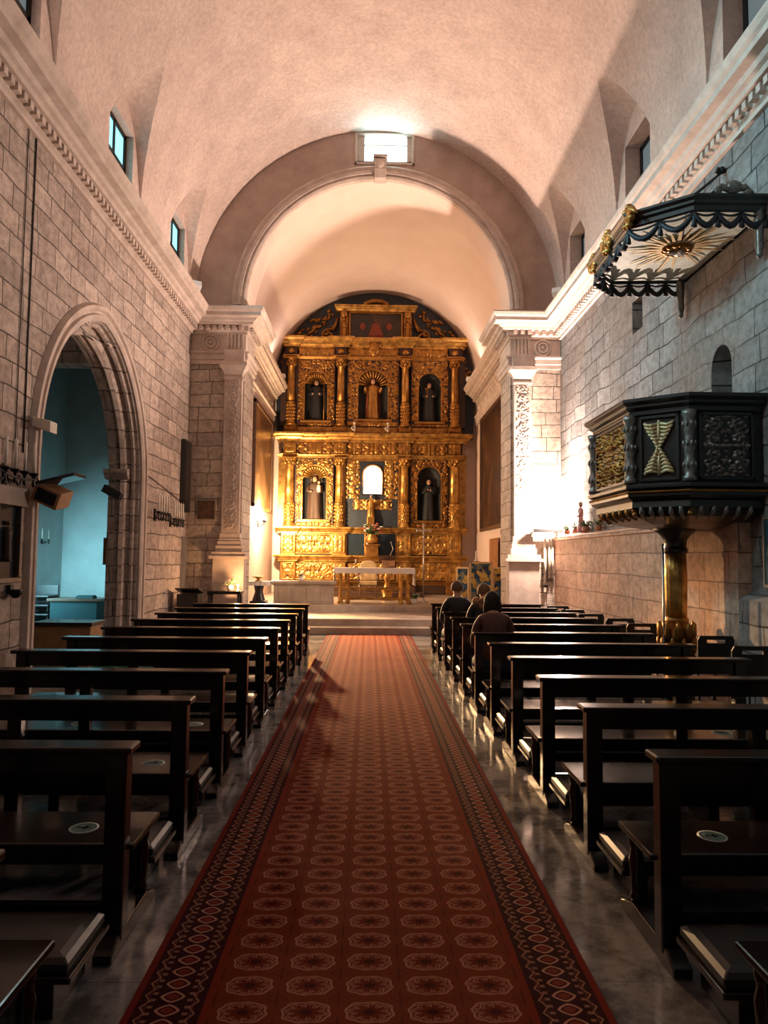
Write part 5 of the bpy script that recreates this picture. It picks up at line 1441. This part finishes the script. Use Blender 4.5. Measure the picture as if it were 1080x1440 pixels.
bouquet('low cream flowers on the dark console table by the left pier', (-3.02, 15.66, .93), .13, ['petal_white', 'petal_pink'], 22, M['cream'], 21)
lt = thing('table_lamp', 'small lit lamp on the dark console table by the left pier', 'lamp', (-2.84, 15.6, .93))
MB().lathe([(.05, 0), (.05, .015), (.012, .03), (.012, .09)], (0,0,0), 14).build('base', M['steel'], lt); MB().ell((0,0,.12), .032, 12).build('bulb', M['bulb_small'], lt)

# ------------------------------------------------------------------ right pier corner
t = thing('uplight_bar', 'long steel uplight bar across the corner of the right pier', 'lamp', (4.04, YE-.52, 2.32))
m = MB(); m.box(-.33, .31, -.07, .07, -.03, .05); m.build('housing', M['iron'], t, bevel=.008); MB().box(-.29, .27, -.05, .05, .045, .056).build('light_strip', M['bulb_small'], t)
for x in (-.28, .26): MB().box(x-.02, x+.02, .05, .32, -.02, .02).build('arm', M['steel'], t)
p = thing('framed_icon', 'small framed yellow icon above the uplight on the right pier', 'picture', (4.02, YE-.205, 2.76))
MB().box(-.12, .12, -.02, .0, -.21, .21).build('frame', M['wood_light'], p, bevel=.005); MB().box(-.095, .095, -.026, -.018, -.185, .185).build('image', M['icon'], p)
t = thing('pipe_rack', 'group of three pale vertical pipes below the uplight at the right pier', 'pipes', (4.12, YE-.30, 0))
for k, (x, z0) in enumerate(((-.10, 1.10), (.0, 1.26), (.07, 1.26))): MB().tube([(x, 0, z0), (x, 0, 2.16)], .030, 12).build('pipe', M['cream'], t)
MB().box(-.15, .12, -.01, .09, 1.32, 1.36).build('clamp', M['iron'], t)
m = MB(); m.box(-.06, .06, 0, .05, 0, .03); m.lathe([(.03, .03), (.045, .06), (.02, .08)], (0, -.02, 0), 10); tag(m.build('socket_box', M['iron'], None, (4.04, YE-.30, 1.05), bevel=.004), 'small dark socket box at the foot of the pale pipes', 'box')
bouquet('potted plant with white flowers on the right wall ledge nearest the pier', (XR-.10, 15.45, 2.235), .11, ['petal_white'], 20, M['clay'], 31, 'plants on the right wall ledge')
bouquet('potted plant with red flowers in the middle of the right wall ledge', (XR-.10, 14.75, 2.235), .12, ['petal_red', 'petal_pink'], 24, M['clay'], 32, 'plants on the right wall ledge')
bouquet('leafy green potted plant on the right wall ledge', (XR-.10, 14.1, 2.235), .13, ['leaf', 'petal_pink'], 26, M['clay'], 33, 'plants on the right wall ledge')
bouquet('potted plant with pink flowers on the right wall ledge beside the pulpit', (XR-.10, 13.3, 2.235), .12, ['petal_pink', 'petal_white'], 24, M['clay'], 34, 'plants on the right wall ledge')
m = MB(); m.lathe([(.07, 0), (.065, .12), (.05, .3), (.06, .42), (.055, .48), (.025, .52)], (0,0,0), 16, 0, lambda a, z: 1+.06*math.cos(7*a)); m.ell((0,0,.58), (.045,.05,.06), 12, 1)
for e in (-1, 1): m.tube([(0, e*.055, .46), (-.03, e*.07, .36), (-.06, e*.01, .34)], .022, 8)
tag(m.build('statuette', [M['petal_pink'], M['skin']], None, (XR-.10, 14.45, 2.235)), 'small pink robed statuette among the plants on the right ledge', 'statuette')
p = thing('notice_board', 'narrow teal framed board on the right wall beside the pulpit', 'board', (XR, 7.62, 1.80))
MB().box(-.05, 0, -.20, .20, -.40, .40).build('frame', M['steel'], p, bevel=.006); MB().box(-.058, -.045, -.16, .16, -.36, .36).build('panel', M['teal_cloth'], p)
# cornice spot lamps
for i, (x, y, z, rz, lb, g) in enumerate(((-3.86, 15.3, 7.36, .5, 'small white spot lamp on the left nave cornice beside the arch', 1), (4.10, 15.3, 7.36, -.5, 'small white spot lamp on the right nave cornice beside the arch', 1), (-2.95, 23.1, 7.36, .5, 'small white spot lamp on the left chancel cornice', 1), (3.27, 23.1, 7.36, -.5, 'small white spot lamp on the right chancel cornice', 1))):
    t = thing('spot_lamp', lb, 'lamp', (x, y, z), rz, 'white spot lamps on the cornices')
    MB().box(-.03, .03, -.03, .03, 0, .12).build('stem', M['steel'], t); m = MB(); m.x = Matrix.Translation((0, 0, .18)) @ Matrix.Rotation(R(-25), 4, 'X'); m.box(-.10, .10, -.14, .14, -.07, .07); m.build('housing', M['white'], t, bevel=.01)
# lamp bracket on the left chancel wall
lb_ = thing('wall_lamp', 'glaring two-bulb lamp bracket on the left chancel wall', 'lamp', (CL, 20.7, 2.62))
m = MB(); m.box(0, .04, -.08, .08, -.10, .10); m.tube([(.03, 0, 0), (.12, 0, -.06), (.2, 0, .02)], .016, 8); m.tube([(.2, -.16, .05), (.2, 0, .0), (.2, .16, .05)], .014, 8)
for y in (-.16, .16): m.lathe([(.015, .04), (.05, .08), (.055, .10), (.02, .11)], (.2, y, 0), 12)
m.build('bracket', M['iron'], lb_, bevel=.003)
for y in (-.16, .16): MB().ell((.2, y, .16), (.04, .04, .055), 12).build('bulb', M['bulb'], lb_)

# ------------------------------------------------------------------ light
def lamp(name, typ, loc, col, w, size=.1, aim=None, **k):
    l = bpy.data.lights.new(name, typ); l.color = col; l.energy = w
    if typ == 'AREA': l.shape = 'RECTANGLE'; l.size = size[0]; l.size_y = size[1]
    else: l.shadow_soft_size = size
    for a, v in k.items(): setattr(l, a, v)
    o = bpy.data.objects.new(name, l); COL.objects.link(o); o.location = loc
    if aim: o.rotation_euler = (Vector(aim)-Vector(loc)).to_track_quat('-Z', 'Y').to_euler()
    return o
WARM = (1, .70, .42); PINK = (1, .74, .62); CY = (.38, .86, 1.)
lamp('chancel_lamp', 'POINT', (CL+.34, 20.7, 2.95), WARM, 900, .12)
lamp('chancel_lamp_beam', 'SPOT', (CL+.36, 20.7, 2.97), (1, .66, .34), 1350, .12, (-2.0, 23.4, 2.7), spot_size=R(80), spot_blend=.9)
lamp('chancel_lamp_beam', 'SPOT', (CL+.36, 20.68, 2.99), (1, .60, .28), 13000, .12, (.42, 12.6, 0), spot_size=R(36), spot_blend=.9)
lamp('pier_uplight', 'POINT', (4.22, YE-.85, 2.74), (1, .76, .62), 760, .08)
lamp('pier_uplight_beam', 'SPOT', (4.20, YE-.88, 2.78), (1, .74, .61), 2900, .08, (.0, 11.6, 10.2), spot_size=R(112), spot_blend=.6)
for x, tx in ((-3.7, 1.2), (3.95, -1.0)):
    if x < 0: lamp('cornice_light', 'AREA', (x, 14.9, 7.75), PINK, 14, (.3, .3), (tx, 6.0, 10.4))
    if x < 0: lamp('cornice_light', 'AREA', (x, 2.5, 7.75), PINK, 50, (.5, .3), (tx*.2, 16.0, 8.0), spread=R(120))  # out-of-view fill added for the end wall and pier, no lamp stands there
for x, tx in ((-2.85, 0.1), (3.15, .2)):
    lamp('chancel_cornice_light', 'AREA', (x, 22.4, 7.65), PINK, 38, (.25, .25), (tx, 19.5, 10.4))
lamp('console_lamp', 'POINT', (-2.84, 15.52, 1.10), (1, .52, .22), 45, .04)
lamp('chapel_daylight', 'AREA', (CHX+.05, 12.6, 1.7), CY, 80, (1.0, 1.4), (-5.2, 15.6, .7), spread=R(100))
for L in LUN[:4]:
    lamp('window_daylight', 'AREA', (XL+.1, L, 8.2), CY, 40 if L > 9 else 62, (1.0, 1.0), (4.4, L-.4, 5.6), spread=R(70))
lamp('arch_window_daylight', 'AREA', (.29, YE-.02, 11.5), (.55, .93, 1), 18, (1.0, .6), (.29, 12, 11.0))
lamp('west_daylight', 'AREA', (.15, YB+.1, 4.5), (.55, .80, 1), 14, (5, 3.4), (1.2, 6, 2.2))  # soft fill added behind the camera, at the added window
w = bpy.data.worlds.new('World'); SC.world = w; w.use_nodes = True
w.node_tree.nodes['Background'].inputs[0].default_value = (.25, .4, .5, 1); w.node_tree.nodes['Background'].inputs[1].default_value = .05

# ------------------------------------------------------------------ camera
F_, ro = 1000., R(.6)
vx, vy = -21., -63.
c_, s_ = math.cos(ro), math.sin(ro)
ux, uy = vx*c_-vy*s_, vx*s_+vy*c_
pitch, yaw = math.atan2(-uy, F_), math.atan2(-ux, F_)
fw = Vector((math.sin(yaw)*math.cos(pitch), math.cos(yaw)*math.cos(pitch), math.sin(pitch)))
rt = Vector((math.cos(yaw), -math.sin(yaw), 0)); up_ = rt.cross(fw)
r2 = rt*c_+up_*s_; u2 = up_*c_-rt*s_
cd = bpy.data.cameras.new('Camera'); cd.sensor_fit = 'VERTICAL'; cd.sensor_height = 36; cd.lens = 36*F_/1440; cd.clip_start = .05
cam = bpy.data.objects.new('Camera', cd); COL.objects.link(cam)
cam.matrix_world = Matrix(((r2.x, u2.x, -fw.x, 0), (r2.y, u2.y, -fw.y, 0), (r2.z, u2.z, -fw.z, 1.7), (0, 0, 0, 1)))
SC.camera = cam
v = SC.view_settings; v.view_transform = 'Standard'; v.look = 'None'; v.gamma = 1; v.exposure = 0.15; v.use_curve_mapping = False
SC.cycles.use_denoising = True
SC.cycles.max_bounces = 7; SC.cycles.diffuse_bounces = 4; SC.cycles.glossy_bounces = 3
SC.cycles.sample_clamp_indirect = 6.0
